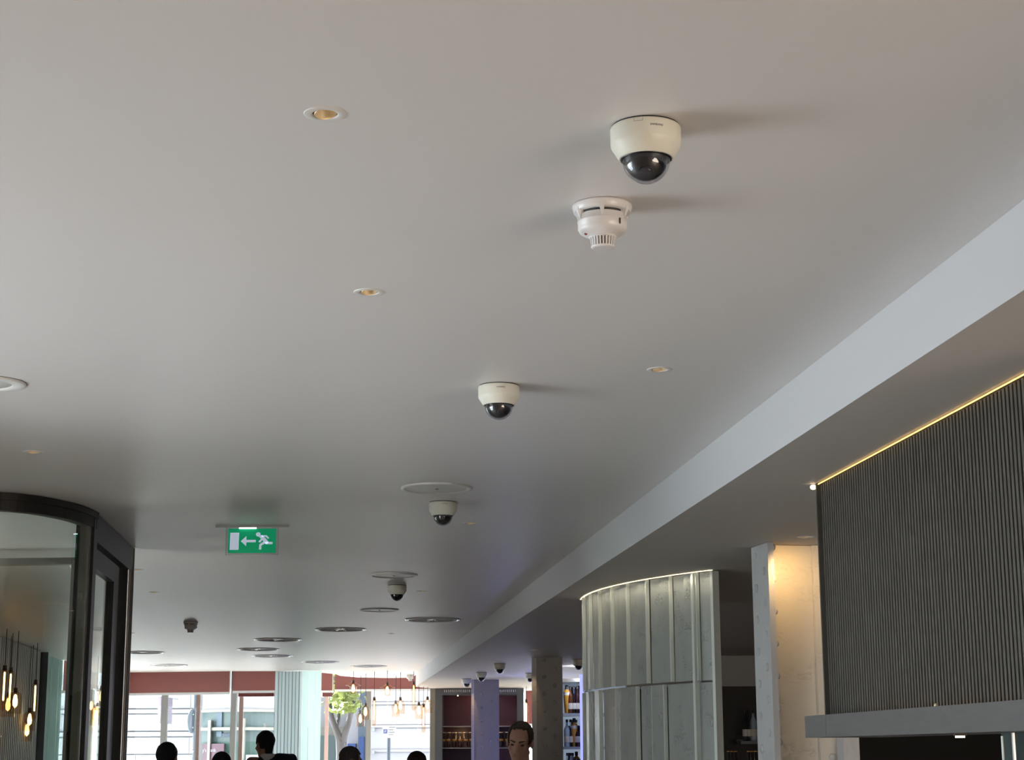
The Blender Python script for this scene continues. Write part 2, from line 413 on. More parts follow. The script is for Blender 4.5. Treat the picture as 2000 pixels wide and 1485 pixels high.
# plan of the room: its long axis leans 6.45 degrees to the left of the view
AX = Vector((-0.113, 1.0, 0)).normalized(); BX = Vector((AX.y, -AX.x, 0))
RZ = math.atan2(0.113, 1.0)
fascia_x = lambda y: 1.56 - 0.113 * y
wall_x = lambda y: -3.3 - 0.113 * y
ZC, ZS = 2.8, 2.6

# ------------------------------------------------------------------ fittings on the ceilings (plan positions)
DOWN = [(-0.356, 3.156), (-0.379, 4.475), (0.473, 5.448), (-1.937, 6.942), (-2.489, 11.536), (-2.704, 13.176), (-0.685, 13.195), (-0.222, 9.231), (-1.242, 17.94), (-3.84, 17.681)]
DOWN_S = [(0.206, 17.461), (1.395, 8.26)]
PLATE = [(-0.350, 7.964, 0.165), (-0.817, 11.953, 0.165), (-1.138, 14.896, 0.165)]
GRILLE = [(-0.736, 16.023), (-1.697, 17.234), (-2.511, 18.747), (-2.968, 20.485), (-2.998, 21.899), (-2.572, 23.429), (-2.02, 24.594), (-4.416, 20.996), (-4.702, 24.051)]
RD, RG = 0.0255, 0.255

# ------------------------------------------------------------------ the room shell
edge = [(-9.0, 26.55), (-5.74, 26.3), (-5.03, 26.15), (-4.16, 26.0), (-3.53, 26.05), (-2.95, 26.5), (-2.74, 27.1), (-2.72, 27.75), (-2.5, 28.35), (-2.06, 28.6), (-1.70, 28.55)]
outer = [(fascia_x(-4.5), -4.5), (-9.0, -4.5)] + edge + [(fascia_x(28.5) + 0.03, 28.5)]
ceil = flat_with_holes('ceiling', outer, [(x, y, RD) for x, y in DOWN] + [(x, y, RG - 0.02) for x, y in GRILLE], ZC, M['ceiling'])
ceil['kind'] = 'structure'
b = MB()
for (x0, y0), (x1, y1) in zip(edge[:-1], edge[1:]):
    b.add([(x0, y0, ZC), (x1, y1, ZC), (x1, y1, ZC + 0.16), (x0, y0, ZC + 0.16)], [(0, 1, 2, 3)])
b.build('ceiling_edge', M['trimwhite'], ceil, fix=False)

bulk = empty('ceiling_bulkhead', (fascia_x(10), 10, ZS)); tag(bulk, kind='structure')
fa = MB()
fpts = [(fascia_x(y), y) for y in (-4.5, 5, 15, 27.05)]
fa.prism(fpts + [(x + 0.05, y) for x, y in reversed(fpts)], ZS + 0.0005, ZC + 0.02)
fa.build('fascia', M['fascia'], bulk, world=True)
MB().add([(fascia_x(27.05), 27.05, ZS), (-1.32, 27.75, ZS), (-1.32, 27.75, ZC + 0.02), (fascia_x(27.05), 27.05, ZC + 0.02)], [(0, 1, 2, 3)]).build('fascia_return', M['fascia'], bulk, world=True)
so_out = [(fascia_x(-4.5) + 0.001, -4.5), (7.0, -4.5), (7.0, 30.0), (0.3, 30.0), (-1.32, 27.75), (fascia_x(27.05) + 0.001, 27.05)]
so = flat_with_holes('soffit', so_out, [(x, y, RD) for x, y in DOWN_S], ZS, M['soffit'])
so.parent = bulk; so.location = -bulk.location
roof = MB().box((-9.6, -5, 3.12), (7.4, 31, 3.3)).build('ceiling_slab', M['wall']); roof['kind'] = 'structure'

MB().box((-9.6, -5, -0.12), (7.4, 30.2, 0)).build('floor', M['floor'])['kind'] = 'structure'
MB().box((-9.6, -5, 0), (7.4, -4.5, 3.12)).build('wall_back', M['wall'])['kind'] = 'structure'
MB().box((7.0, -4.5, 0), (7.4, 30.2, 3.12)).build('wall_right', M['darkwall'])['kind'] = 'structure'

def wl(y0, y1, z0, z1, mb, t=0.25):
    mb.prism([(wall_x(y0), y0), (wall_x(y1), y1), (wall_x(y1) - t, y1), (wall_x(y0) - t, y0)], z0, z1)
lw = MB()
wl(-4.6, 2.75, 0, 3.12, lw); wl(5.6, 7.4, 0, 3.12, lw); wl(2.75, 5.6, 2.3, 3.12, lw); wl(2.75, 5.6, 0, 0.1, lw); wl(11.6, 22.7, 0, 3.12, lw); wl(7.4, 8.7, 0, 2.9, lw); wl(10.3, 11.6, 0, 2.9, lw); wl(7.4, 11.6, 2.9, 3.12, lw)
wl(22.7, 25.6, 2.85, 3.12, lw); wl(25.6, 27.0, 0, 3.12, lw)
lw.prism([(-4.0, 5.62), (-2.78, 5.62), (-2.78, 7.3), (-4.1, 7.3)], 0, 3.12)
lw.build('wall_left', M['wall'])['kind'] = 'structure'

# ------------------------------------------------------------------ far shopfront: windows, blinds, mullions
def window(name, x0, x1, y0, y1, z1, mull, t=0.08):
    root = empty(name, ((x0 + x1) / 2, (y0 + y1) / 2, 0)); tag(root, kind='structure')
    d = Vector((x1 - x0, y1 - y0, 0)); L = d.length; d.normalize(); n = Vector((-d.y, d.x, 0))
    o = Vector((x0, y0, 0))
    MB().obox(o - n * .05, d * L, n * .1, 0, 0.12).build('sill_panel', M['mullion'], root, world=True)
    MB().obox(o - n * .05, d * L, n * .1, z1, 3.12).build('head_panel', M['mullion'], root, world=True)
    cuts = [0] + [m for m in mull] + [L]
    for m_ in mull:
        MB().obox(o + d * (m_ - t / 2) - n * .05, d * t, n * .1, 0.12, z1).build('mullion', M['mullion'], root, world=True)
    for a, c in zip(cuts[:-1], cuts[1:]):
        MB().obox(o + d * a - n * .004, d * (c - a), n * .008, 0.12, z1).build('pane', M['pane'], root, world=True)
    return root
# front window, left of the glass screen
XW = lambda px, y: at(px, 1400, y).x
y1a, y1b = 26.95, 26.75
window('window_1', -8.2, -2.95, 27.05, 26.7, 2.98, [XW(322, 26.85) + 8.2, XW(458, 26.8) + 8.2, XW(150, 26.95) + 8.2])
window('window_2', -3.35, -1.22, 29.35, 29.5, 2.98, [XW(720, 29.4) + 3.35])
window('window_3', 0.16, 2.6, 29.3, 29.3, 2.98, [])
window('window_6', -3.38, -3.36, 26.75, 29.3, 2.98, [])
MB().box((-9.6, 27.2, 0), (-8.2, 27.4, 3.12)).build('wall_front', M['wall'])['kind'] = 'structure'
MB().box((2.6, 29.25, 0), (7.0, 29.45, 3.12)).build('wall_front_right', M['darkwall'])['kind'] = 'structure'
# side window beside the camera and the one at the far end of the left wall
def side_window(name, y0, y1, z0, z1, mull):
    root = empty(name, (wall_x((y0 + y1) / 2), (y0 + y1) / 2, 0)); tag(root, kind='structure')
    for y in [y0, y1] + mull:
        MB().obox((wall_x(y) - 0.2, y - .03, 0), (0.12, 0, 0), (-.0068, .06, 0), z0, z1).build('mullion', M['mullion'], root, world=True)
    MB().obox((wall_x(y0) - 0.15, y0, 0), (0.006, 0, 0), (-.113 * (y1 - y0), y1 - y0, 0), z0, z1).build('pane', M['pane'], root, world=True)
side_window('window_4', 22.75, 25.55, 0.0, 2.85, [])
side_window('window_5', 2.78, 5.57, 0.1, 2.3, [4.2])

def blind(label, p0, p1, ztop, z0, z1, group='terracotta roller blinds at the shopfront'):
    p0, p1 = Vector(p0), Vector(p1); d = p1 - p0; n = Vector((-d.y, d.x, 0)).normalized()
    root = empty('roller_blind', (*((p0 + p1) / 2).xy, z0)); tag(root, label, 'blind', group)
    vs = [(*p0.xy, z0), (*p1.xy, z1), (*p1.xy, ztop), (*p0.xy, ztop)]
    vs2 = [Vector(v) + n * 0.006 for v in vs]
    MB().add(vs + vs2, [(0, 1, 2, 3), (4, 7, 6, 5), (0, 4, 5, 1), (1, 5, 6, 2), (2, 6, 7, 3), (3, 7, 4, 0)]).build('fabric', M['blind'], root, world=True)
    e = n * -0.012
    vs = [(p0.x, p0.y, z0 - .035), (p1.x, p1.y, z1 - .035), (p1.x, p1.y, z1), (p0.x, p0.y, z0)]
    vs = [Vector(v) + e for v in vs]; vs2 = [v + n * 0.03 for v in vs]
    MB().add(vs + vs2, [(0, 1, 2, 3), (4, 7, 6, 5), (0, 4, 5, 1), (1, 5, 6, 2), (2, 6, 7, 3), (3, 7, 4, 0)]).build('bottom_bar', M['blindbar'], root, world=True)
    MB().tube([(*p0.xy, ztop), (*p1.xy, ztop)], 0.03).build('roller', M['blindbar'], root, world=True)
    MB().tube([Vector((*p1.xy, ztop)) - n * .03 + d.normalized() * .012, Vector((*p1.xy, z1 - .02)) - n * .03 + d.normalized() * .012], 0.008).build('chain', M['blindbar'], root, world=True)
    return root
def zb(px, py, y): return at(px, py, y).z
yb = 26.55
blind('wide red brown roller blind left of the glass screen, beside the dark door', (XW(205, yb), yb, 0), (XW(447, yb), yb - .03, 0), 3.02, zb(230, 1355, yb), zb(447, 1352, yb))
blind('short red brown roller blind touching the striped glass screen at the front window', (XW(454, yb), yb - .03, 0), (-3.42, yb - .05, 0), 3.02, zb(454, 1350, yb), zb(535, 1349, yb))
yc = 29.15
blind('narrow red brown roller blind directly right of the aqua glass panel', (-3.25, yc, 0), (XW(648, yc), yc, 0), 3.02, zb(640, 1349, yc), zb(640, 1349, yc))
blind('red brown roller blind behind the hanging filament lamps in the bay', (XW(653, yc), yc, 0), (XW(849, yc), yc, 0), 3.02, zb(653, 1347, yc), zb(845, 1346, yc))
blind('small red brown roller blind behind the single lamp right of the bar niche', (0.2, 29.0, 0), (0.62, 29.0, 0), 3.02, zb(1030, 1414, 29), zb(1030, 1414, 29))
blind('brown roller blind seen through the curved door glass', (wall_x(22.85) + .06, 22.85, 0), (wall_x(25.4) + .06, 25.4, 0), 2.95, 2.42, 2.42)
# outside sun awning strip just under the short blinds
for (px0, px1, y, py0, py1, wname) in ((464, 534, 26.95, 1354, 1361, 'window_1'), (629, 648, 29.6, 1353, 1361, 'window_2')):
    x0, x1 = XW(px0, y), XW(px1, y)
    MB().box((x0, y, zb(px0, py1, y)), (x1, y + .05, zb(px0, py0, y))).build('awning_strip', M['fabricred'], bpy.data.objects[wname], world=True)

# striped glass screen with the aqua end panel, standing at the front window
gs = empty('striped_glass_screen', (-3.2, 26.2, 0)); tag(gs, 'tall screen of pale glass strips with aqua end panel by the front window', 'screen')
x0, x1 = XW(536, 25.95), XW(590, 25.95); nst = 8
for k in range(nst):
    xa = x0 + (x1 - x0) * k / nst; ww = (x1 - x0) / nst
    MB().box((xa + .006, 25.92 + (k % 2) * .012, 0.05), (xa + ww - .004, 25.94 + (k % 2) * .012, 2.79)).build('glass_strip', M['palestrip'], gs, world=True)
    MB().box((xa - .004, 25.94, 0.05), (xa + .008, 25.98, 2.79)).build('dark_joint', M['grille'], gs, world=True)
for k in range(3):
    xa = XW(591, 25.95); ww = (XW(628, 25.95) - xa) / 3
    MB().box((xa + k * ww + .003, 25.85 + .01 * (k % 2), 0.05), (xa + (k + 1) * ww - .001, 25.87 + .01 * (k % 2), 2.79)).build('aqua_panel', M['aqua'], gs, world=True)
MB().box((x0 - .02, 25.84, 0), (XW(628, 25.95) + .02, 26.0, 0.05)).build('base_rail', M['silver'], gs, world=True)

# ------------------------------------------------------------------ left wall beyond the door: ribs in place of a reflection, aqua panel
sl = empty('reflection_rib_panel', (wall_x(19.5), 19.5, 0)); tag(sl, 'ribbed panel standing in for a reflection in the curved door glass, filament lamps before it', 'wall panel')
def ribs(mb, p0, d, n, L, pitch, z0, z1, depth):
    k = 0
    while (k + 1) * pitch <= L:
        a = p0 + d * (k * pitch)
        q = [a, a + n * depth * .8 + d * pitch * .06, a + n * depth + d * pitch * .2, a + n * depth + d * pitch * .38, a + n * depth * .8 + d * pitch * .52, a + d * pitch * .58]
        mb.prism([(v.x, v.y) for v in q], z0, z1); k += 1
MB().prism([(wall_x(14.5) + .02, 14.5), (wall_x(20.75) + .02, 20.75), (wall_x(20.75) + .06, 20.75), (wall_x(14.5) + .06, 14.5)], 0, 2.79).build('backing', M['slatback'], sl, world=True)
rb = MB(); ribs(rb, Vector((wall_x(14.5) + .06, 14.5, 0)), AX, BX, 6.3, 0.12, 0, 2.79, 0.03)
rb.build('ribbing', M['rib'], sl, world=True, kind='stuff')
MB().prism([(wall_x(20.75) + .0, 20.75), (wall_x(20.8), 20.756), (wall_x(20.75) + .16, 20.757), (wall_x(20.75) + .16, 20.75)], 0, 2.79).build('end_cap', M['bronze'], sl, world=True)
aq = empty('aqua_glass_panel', (wall_x(22.0), 22.0, 0)); tag(aq, 'pale aqua glass wall panel beside the dark ribbed panel, behind the curved door glass', 'glass panel')
for k in range(6):
    ya = 20.9 + k * 0.3
    MB().prism([(wall_x(ya) + .03, ya), (wall_x(ya + .29) + .03, ya + .29), (wall_x(ya + .29) + .05 + .012 * (k % 2), ya + .29), (wall_x(ya) + .05 + .012 * (k % 2), ya)], 0.05, 2.79).build('glass_strip', M['aqua'], aq, world=True)

# ------------------------------------------------------------------ round-fronted entrance lobby door
dr = empty('door_lobby', (-3.0, 9.2, 0)); tag(dr, 'dark framed entrance lobby with rounded glass front and side door', 'door', kind='thing')
front = [(-4.25, 8.75), (-3.9, 8.42), (-3.5, 8.18), (-3.05, 8.04), (-2.7, 8.0), (-2.42, 8.03), (-2.27, 8.12), (-2.17, 8.30), (-2.115, 8.50), (-2.10, 8.74)]
def offs(pl, d):
    out = []
    for i, p in enumerate(pl):
        a = Vector((*pl[max(i - 1, 0)], 0)); c = Vector((*pl[min(i + 1, len(pl) - 1)], 0)); t = (c - a).normalized(); n = Vector((-t.y, t.x, 0))
        out.append((p[0] + n.x * d, p[1] + n.y * d))
    return out
def smoothline(pl, n=5):
    P = [Vector((*p, 0)) for p in pl]; out = []
    for i in range(len(P) - 1):
        a, b_, c, d = P[max(i - 1, 0)], P[i], P[i + 1], P[min(i + 2, len(P) - 1)]
        for k in range(n):
            t = k / n
            v = 0.5 * ((2 * b_) + (c - a) * t + (2 * a - 5 * b_ + 4 * c - d) * t * t + (-a + 3 * b_ - 3 * c + d) * t ** 3); out.append((v.x, v.y))
    out.append(pl[-1]); return out
fr_ = smoothline(front)
def curved(pl, d0, d1, z0, z1):
    mb = MB(); A_, B_ = offs(pl, d0), offs(pl, d1)
    for i in range(len(pl) - 1):
        mb.add([(*A_[i], z0), (*A_[i + 1], z0), (*B_[i + 1], z0), (*B_[i], z0), (*A_[i], z1), (*A_[i + 1], z1), (*B_[i + 1], z1), (*B_[i], z1)],
               [(3, 2, 1, 0), (4, 5, 6, 7), (0, 1, 5, 4), (2, 3, 7, 6)], False)
    return mb
curved(fr_, -0.004, 0.05, 2.715, 2.797).build('head_frame', M['bronze'], dr, world=True)
curved(fr_, -0.012, -0.004, 2.765, 2.797).build('head_lip', M['bronze'], dr, world=True)
curved(fr_, -0.004, 0.05, 0, 0.14).build('base_frame', M['bronze'], dr, world=True)
curved(fr_, 0.0, 0.010, 0.14, 2.715).build('curved_pane', M['doorglass'], dr, world=True)
# corner post and side door (flat panel facing the room)
s0 = Vector((-2.10, 8.74, 0)); s1 = Vector((-2.245, 10.29, 0)); sd = (s1 - s0).normalized(); sn = Vector((sd.y, -sd.x, 0))
SL = (s1 - s0).length
MB().obox(s0 - sd * .06 - sn * .09, sd * .11, sn * .09, 0, 2.797).build('corner_post', M['bronze'], dr, world=True)
MB().obox(s0 - sd * .13 - sn * .06, sd * .07, sn * .045, 0.14, 2.715).build('inner_post', M['bronze_edge'], dr, world=True)
MB().obox(s0 + sd * .05 - sn * .09, sd * (SL - .05), sn * .09, 2.655, 2.797).build('side_header', M['bronze'], dr, world=True)
MB().obox(s1 - sd * .20 - sn * .09, sd * .2, sn * .09, 0, 2.655).build('end_post', M['bronze'], dr, world=True)
MB().obox(s1 - sn * .0, sd * .012, sn * .006, 0, 2.797).build('edge_strip', M['bronze_edge'], dr, world=True)
leaf = MB().obox(s0 + sd * .12 - sn * .07, sd * .09, sn * .045, 0.05, 2.64).obox(s1 - sd * .62 - sn * .07, sd * .2, sn * .045, 0.05, 2.64).obox(s0 + sd * .21 - sn * .07, sd * (SL - .83), sn * .045, 2.54, 2.64).obox(s0 + sd * .21 - sn * .07, sd * (SL - .83), sn * .045, 0.05, 0.3).build('door_leaf', M['bronze'], dr, world=True)
pb = MB().obox(s0 + sd * .21 - sn * .055, sd * (SL - .83), sn * .01, 0.3, 2.54).build('pane', M['doorglass'], dr, world=True)
MB().tube([s1 - sd * .30 + sn * .02 + Vector((0, 0, 0.1)), s1 - sd * .30 + sn * .02 + Vector((0, 0, 2.64))], 0.012).build('frame_edge_tube', M['bronze_edge'], dr, world=True)  # bright tube standing in for the door frame edge
# rear arc of the lobby
rear = [(-2.3, 10.25), (-2.55, 10.28), (-2.95, 10.3), (-3.6, 10.34), (-4.3, 10.4)]
curved(rear, -0.03, 0.03, 2.70, 2.74).build('rear_transom', M['bronze_edge'], dr, world=True)
curved(rear, -0.02, 0.02, 0, 0.1).build('rear_sill', M['bronze'], dr, world=True)
MB().box((-2.60, 10.25, 0), (-2.53, 10.32, 2.70)).build('rear_post', M['bronze_edge'], dr, world=True)
dm = MB().obox((-4.3, 8.7, 0), (0.1, 0, 0), (0, 1.75, 0), 2.797, 2.9)
dm.build('lobby_cap', M['bronze'], dr, world=True)

# ------------------------------------------------------------------ slatted wall, shelf beam and dark opening at right
W0 = Vector((1.154, 6.552, 0))
sw = empty('slatted_wall', (W0.x + .3, 4.0, 1.735)); tag(sw, 'grey brown finely slatted wall panel hanging above the oak shelf beam', 'wall panel', kind='thing')
WL = 2.36; dn = -AX
nb = BX
MB().obox(W0 + nb * .022, dn * WL, nb * .12, 1.7285, 2.598).build('backing', M['slatback'], sw, world=True)
pitch = 0.0275
ref = None
me = None
for k in range(int(WL / pitch)):
    if k < 298 and k * pitch < 5.15:
        a = W0 + dn * (k * pitch) + nb * .0221
        if ref is None:
            q = [Vector((0, 0, 0)), -nb * .0038, -nb * .0048 + dn * .0015, -nb * .0050 + dn * .0135, -nb * .0040 + dn * .0155, dn * .0155]
            mb = MB().prism([(v.x, v.y) for v in q], 0, 0.858); me = mb.mesh('slat'); me.materials.append(M['slat'])
            bb = bmesh.new(); bb.from_mesh(me); bmesh.ops.recalc_face_normals(bb, faces=bb.faces); bb.to_mesh(me); bb.free(); ref = 1
        o = bpy.data.objects.new('slat', me); link(o, sw); o.location = Vector((a.x, a.y, 1.733)) - sw.location
MB().obox(W0 + dn * (WL + .004) + nb * .0, dn * .012, nb * .142, 1.7285, 2.598).build('end_board', M['slat'], sw, world=True)
MB().obox(W0 + nb * .0, AX * .012, nb * .142, 1.7285, 2.598).build('end_board', M['slat'], sw, world=True)
lr = empty('led_rope_light', (W0.x, W0.y, 2.59)); tag(lr, 'thin warm yellow light line along the top of the slatted wall', 'light')
lm = MB()
for k in range(19):
    a = W0 + dn * (k * .12 + .0) + nb * .008 + Vector((0, 0, 2.594)); lm.tube([a, a + dn * .114], 0.0022, 6)
lm.build('glowing_rope', M['ledwarm'], lr, world=True, kind='stuff')
MB().ball(W0 + AX * .025 - nb * .005 + Vector((0, 0, 2.586)), (.012, .012, .01), 10, 8).build('end_bulb', M['warmbulb'], lr, world=True)
bm_ = empty('shelf_beam', (1.2, 5.0, 1.65)); tag(bm_, 'thick grey oak shelf beam under the slatted wall, above the dark opening', 'shelf')
B0 = W0 - nb * .08 + dn * .0
B0 = Vector((1.074, 6.545, 0))
MB().obox(B0, dn * .268, nb * .28, 1.650, 1.728).build('end_block', M['limedoak'], bm_, world=True)
MB().obox(B0 + dn * .270, dn * 2.15, nb * .28, 1.650, 1.728).build('beam', M['limedoak'], bm_, world=True)
hs = MB().ball(B0 + dn * 1.36 + nb * .012 + Vector((0, 0, 1.730)), (.006, .006, .008), 10, 6).build('brass_pin', M['brass'], bm_, world=True)
for k in range(7):
    a = W0 + dn * (.5 + k * .28) - nb * .028
    lamp('shelf_led', (a.x, a.y, 1.737), .022, (1.0, .56, .2), .004)
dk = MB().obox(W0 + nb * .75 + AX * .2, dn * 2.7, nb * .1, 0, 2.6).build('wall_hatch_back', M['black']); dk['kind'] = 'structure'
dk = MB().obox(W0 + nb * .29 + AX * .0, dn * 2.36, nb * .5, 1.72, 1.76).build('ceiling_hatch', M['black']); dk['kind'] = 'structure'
hl = empty('hatch_lamp', (at(1875, 1437, 5.2).x, 5.2, 1.6435)); tag(hl, 'small glowing warm lamp under the shelf beam in the dark opening', 'light')
c0 = hl.location
MB().box((-.016, -.014, .0), (.016, .014, .0062)).build('housing', M['canblack'], hl)
MB().box((-.012, -.010, -.006), (.012, .010, .0)).build('diffuser', M['warmbulb'], hl)
hp = empty('hatch_glass_panel', tuple(at(1985, 1470, 4.9).xy) + (0,)); tag(hp, 'dark green glass panel with bright edge at the right end of the opening', 'glass panel')
pA, pB = at(1958, 1470, 5.0), at(2080, 1470, 4.75)
d_ = Vector((pB.x - pA.x, pB.y - pA.y, 0))
MB().obox((pA.x, pA.y, 0), d_, Vector((-d_.y, d_.x, 0)).normalized() * .012, 0.0, 1.72).build('panel', M['darkglass'], hp, world=True)
pC = at(1982, 1470, 4.86)
MB().box((pC.x - .003, pC.y, 0), (pC.x + .003, pC.y + .012, 1.648)).build('bright_edge', M['silver'], hp, world=True)
pD = at(1960, 1470, 4.93)
MB().box((pD.x - .0015, pD.y, 0), (pD.x + .0015, pD.y + .012, 1.64)).build('bright_edge', M['castedge'], hp, world=True)

# ------------------------------------------------------------------ riveted columns
rv = MB().ball((0, 0, 0), (1, 1, 1), 12, 8)
rivet_mesh = rv.mesh('rivet')
def rivet(parent, p, r, m, out, flat=0.55):
    """domed rivet head at p, its axis along out"""
    me = rivet_meshes.get((m.name,))
    if me is None:
        me = rivet_mesh.copy(); me.name = 'rivet'; me.materials.append(m); rivet_meshes[(m.name,)] = me
    o = bpy.data.objects.new('rivet', me); link(o, parent)
    o.location = Vector(p) - parent.location
    o.rotation_euler = Vector(out).to_track_quat('X', 'Z').to_euler(); o.scale = (r * flat, r, r)
    return o
rivet_meshes = {}
# big column: two flange plates and a lit web
c1 = empty('riveted_column', (1.36, 8.55, 0)); tag(c1, 'large white riveted column with warmly lit blistered web beside the slatted wall', 'column', kind='thing')
fl = Vector((1.238, 8.445, 0)); rear_ = Vector((1.192, 8.69, 0)); fd = (rear_ - fl); fn = Vector((fd.y, -fd.x, 0)).normalized()
MB().obox(fl, fd, fn * .030, 0, 2.597).build('flange', M['column'], c1, world=True)
MB().obox(fl + fd * .45 + fn * .03, fn * .38, fd * .1, 0, 2.597).build('web', M['web'], c1, world=True)
MB().obox(fl + fn * .345, fn * .03, fd, 0, 2.597).build('flange', M['column'], c1, world=True)
MB().obox(fl + fd * .36 + fn * .262, fn * .085, fd * .12, 0, 2.597).build('angle_leg', M['web'], c1, world=True)
MB().obox(fl - fd * .0 + fn * .375, fn * .05, fd * .4, 0, 2.597).build('cover_strip', M['column'], c1, world=True)
for k in range(17):
    z = 2.545 - k * .155
    if z < .05: break
    rivet(c1, fl + fd * .26 + fn * .0 + Vector((0, 0, z - .08)), .021, M['column'], -fn, .5)
    rivet(c1, fl + fd * .74 + Vector((0, 0, z)), .021, M['column'], -fn, .5)
    rivet(c1, fl + fd * .07 + fn * .030 + Vector((0, 0, z + .03)), .018, M['column'], fn, .95)
    rivet(c1, fl + fd * .34 + fn * .318 + Vector((0, 0, z - .04)), .016, M['column'], -fd.normalized(), .7)
lamp('column_light', (1.345, 8.34, 2.50), 4.0, (1.0, 0.62, 0.26), 0.012, 'SPOT', (1.35, 8.6, 2.36), 2.3, 0.9)

def far_column(label, xa, xb, xc, y, m, mside, dx, sp, r):
    c = empty('riveted_column', ((xa + xc) / 2, y, 0)); tag(c, label, 'column', kind='thing')
    MB().box((xb, y, 0), (xc, y + .03, 2.597)).build('flange', m, c, world=True)
    MB().box((xa + .02, y + .03, 0), (xb + .05, y + .34, 2.597)).build('side_plate', mside, c, world=True)
    MB().box((xa, y - .004, 0), (xb, y + .03, 2.597)).build('edge_strip', mside, c, world=True)
    MB().box(((xb + xc) / 2 - .05, y + .03, 0), ((xb + xc) / 2 + .05, y + .34, 2.597)).build('web', m, c, world=True)
    k = 0
    while 2.57 - k * sp > 0.1:
        z = 2.57 - k * sp; w_ = xc - xb
        rivet(c, (xb + w_ * .30, y, z), r, m, (0, -1, 0), .6)
        rivet(c, (xb + w_ * .70, y, z - sp / 2), r, m, (0, -1, 0), .6); k += 1
    return c
far_column('grey riveted column standing behind the dark haired man, nearer of the two far columns', .195, .246, .523, 18.8, M['greycolumn'], M['column'], 0, .178, .020)
far_column('blue lit riveted column in front of the bar niche, furthest column', -.585, -.545, -.20, 24.5, M['greycolumn'], M['column'], 0, .178, .019)

# ------------------------------------------------------------------ curved screen of cast glass strips
cs = empty('curved_glass_screen', (0.9, 10.6, 0)); tag(cs, 'curved two tier screen of bubbled cast glass strips below the soffit', 'screen')
CC, CR = Vector((3.525, 11.666, 0)), 3.063
def arcp(a, r): return Vector((CC.x + r * math.cos(a), CC.y + r * math.sin(a), 0))
def strip(a0, a1, r, t, z0, z1, name, m, tilt=0.0):
    p = [arcp(a0, r), arcp(a1, r + tilt), arcp(a1, r + tilt - t), arcp(a0, r - t)]
    return MB().prism([(v.x, v.y) for v in p], z0, z1).build(name, m, cs, world=True)
A0, A1 = math.radians(-179.6), math.radians(-141.6)
for (n, z0, z1, ph) in ((17, 1.992, 2.592, 0), (14, 0.02, 1.980, 1)):
    for k in range(n):
        a0 = A0 + (A1 - A0) * k / n; a1 = A0 + (A1 - A0) * (k + 1) / n
        da = (a1 - a0)
        rr = CR + (0.012 if (k + ph) % 2 else -0.004) + random.uniform(-.003, .003)
        strip(a0 + da * .0, a1 - da * .09, rr, .014, z0, z1, 'glass_strip', M['castglass'], random.uniform(-.004, .006))
        strip(a1 - da * .09, a1 - da * .09 + .0022, rr + .009, .024, z0, z1, 'strip_edge', M['castedge'])
strip(A1 - .004, A1 + .003, CR + .02, .05, 0.02, 2.592, 'end_fin', M['castedge'])
strip(math.radians(-144.6), math.radians(-144.25), CR + .03, .045, 0.02, 2.592, 'through_fin', M['castedge'])
strip(A0, A1, CR - .012, .02, 1.980, 1.992, 'tier_rail', M['grille'])
strip(A0, A1, CR, .04, 0, 0.02, 'base_rail', M['silver'])
led = MB()
for k in range(24):
    a0 = A0 + (A1 - A0) * k / 24; a1 = A0 + (A1 - A0) * (k + .96) / 24
    p = [arcp(a0, CR + .016), arcp(a1, CR + .016), arcp(a1, CR + .004), arcp(a0, CR + .004)]
    led.prism([(v.x, v.y) for v in p], 2.5955, 2.599)
led.build('led_line', M['ledcream'], cs, world=True, kind='stuff')
for k in range(22):
    a = A0 + (A1 - A0) * (k + .5) / 22; p = arcp(a, CR + .06); q = arcp(a, CR + .01)
    lamp('screen_glow', (p.x, p.y, 2.592), 0.28, (1.0, 0.86, 0.62), 0.006, 'SPOT', (q.x, q.y, 2.2), 2.5, 0.8)

# dark room behind the curved screen, its bottle shelf and glasses
MB().box((1.2, 18.7, 0), (6.9, 18.9, 2.28)).build('wall_bar_back', M['darkwall'])['kind'] = 'structure'
MB().box((1.2, 18.7, 2.28), (6.9, 18.9, 2.6)).build('wall_bar_bulkhead', M['greycolumn'])['kind'] = 'structure'

# ------------------------------------------------------------------ generic bottles and glasses
BOT = {
 'tall': [(.0, 0), (.034, 0), (.036, .01), (.036, .19), (.030, .215), (.014, .245), (.012, .30), (.0135, .302), (.0135, .315), (0, .315)],
 'squat': [(.0, 0), (.042, 0), (.044, .01), (.044, .13), (.036, .165), (.015, .185), (.014, .225), (.016, .227), (.016, .245), (0, .245)],
 'taper': [(.0, 0), (.024, 0), (.026, .01), (.040, .24), (.036, .262), (.016, .275), (.015, .30), (.018, .302), (.018, .33), (0, .33)]}
def make_bottle(kind, m, label, group, loc):
    r = empty('bottle', loc); tag(r, label, 'bottle', group)
    p = BOT[kind]; MB().lathe(p[:-3], 16).build('body', m, r)
    MB().lathe([(p[-3][0] + .001, p[-3][1] - .02), (p[-3][0] + .001, p[-2][1]), (0.0001, p[-1][1])], 12).build('cap', M['cap'], r)
    rl = max(q[0] for q in p) + .0008
    MB().lathe([(rl, .05), (rl, .12)], 16).build('paper_label', M['paper'], r) if kind != 'taper' else MB().lathe([(.0385, .21), (.041, .245)], 16).build('paper_label', M['paper'], r)
    return r
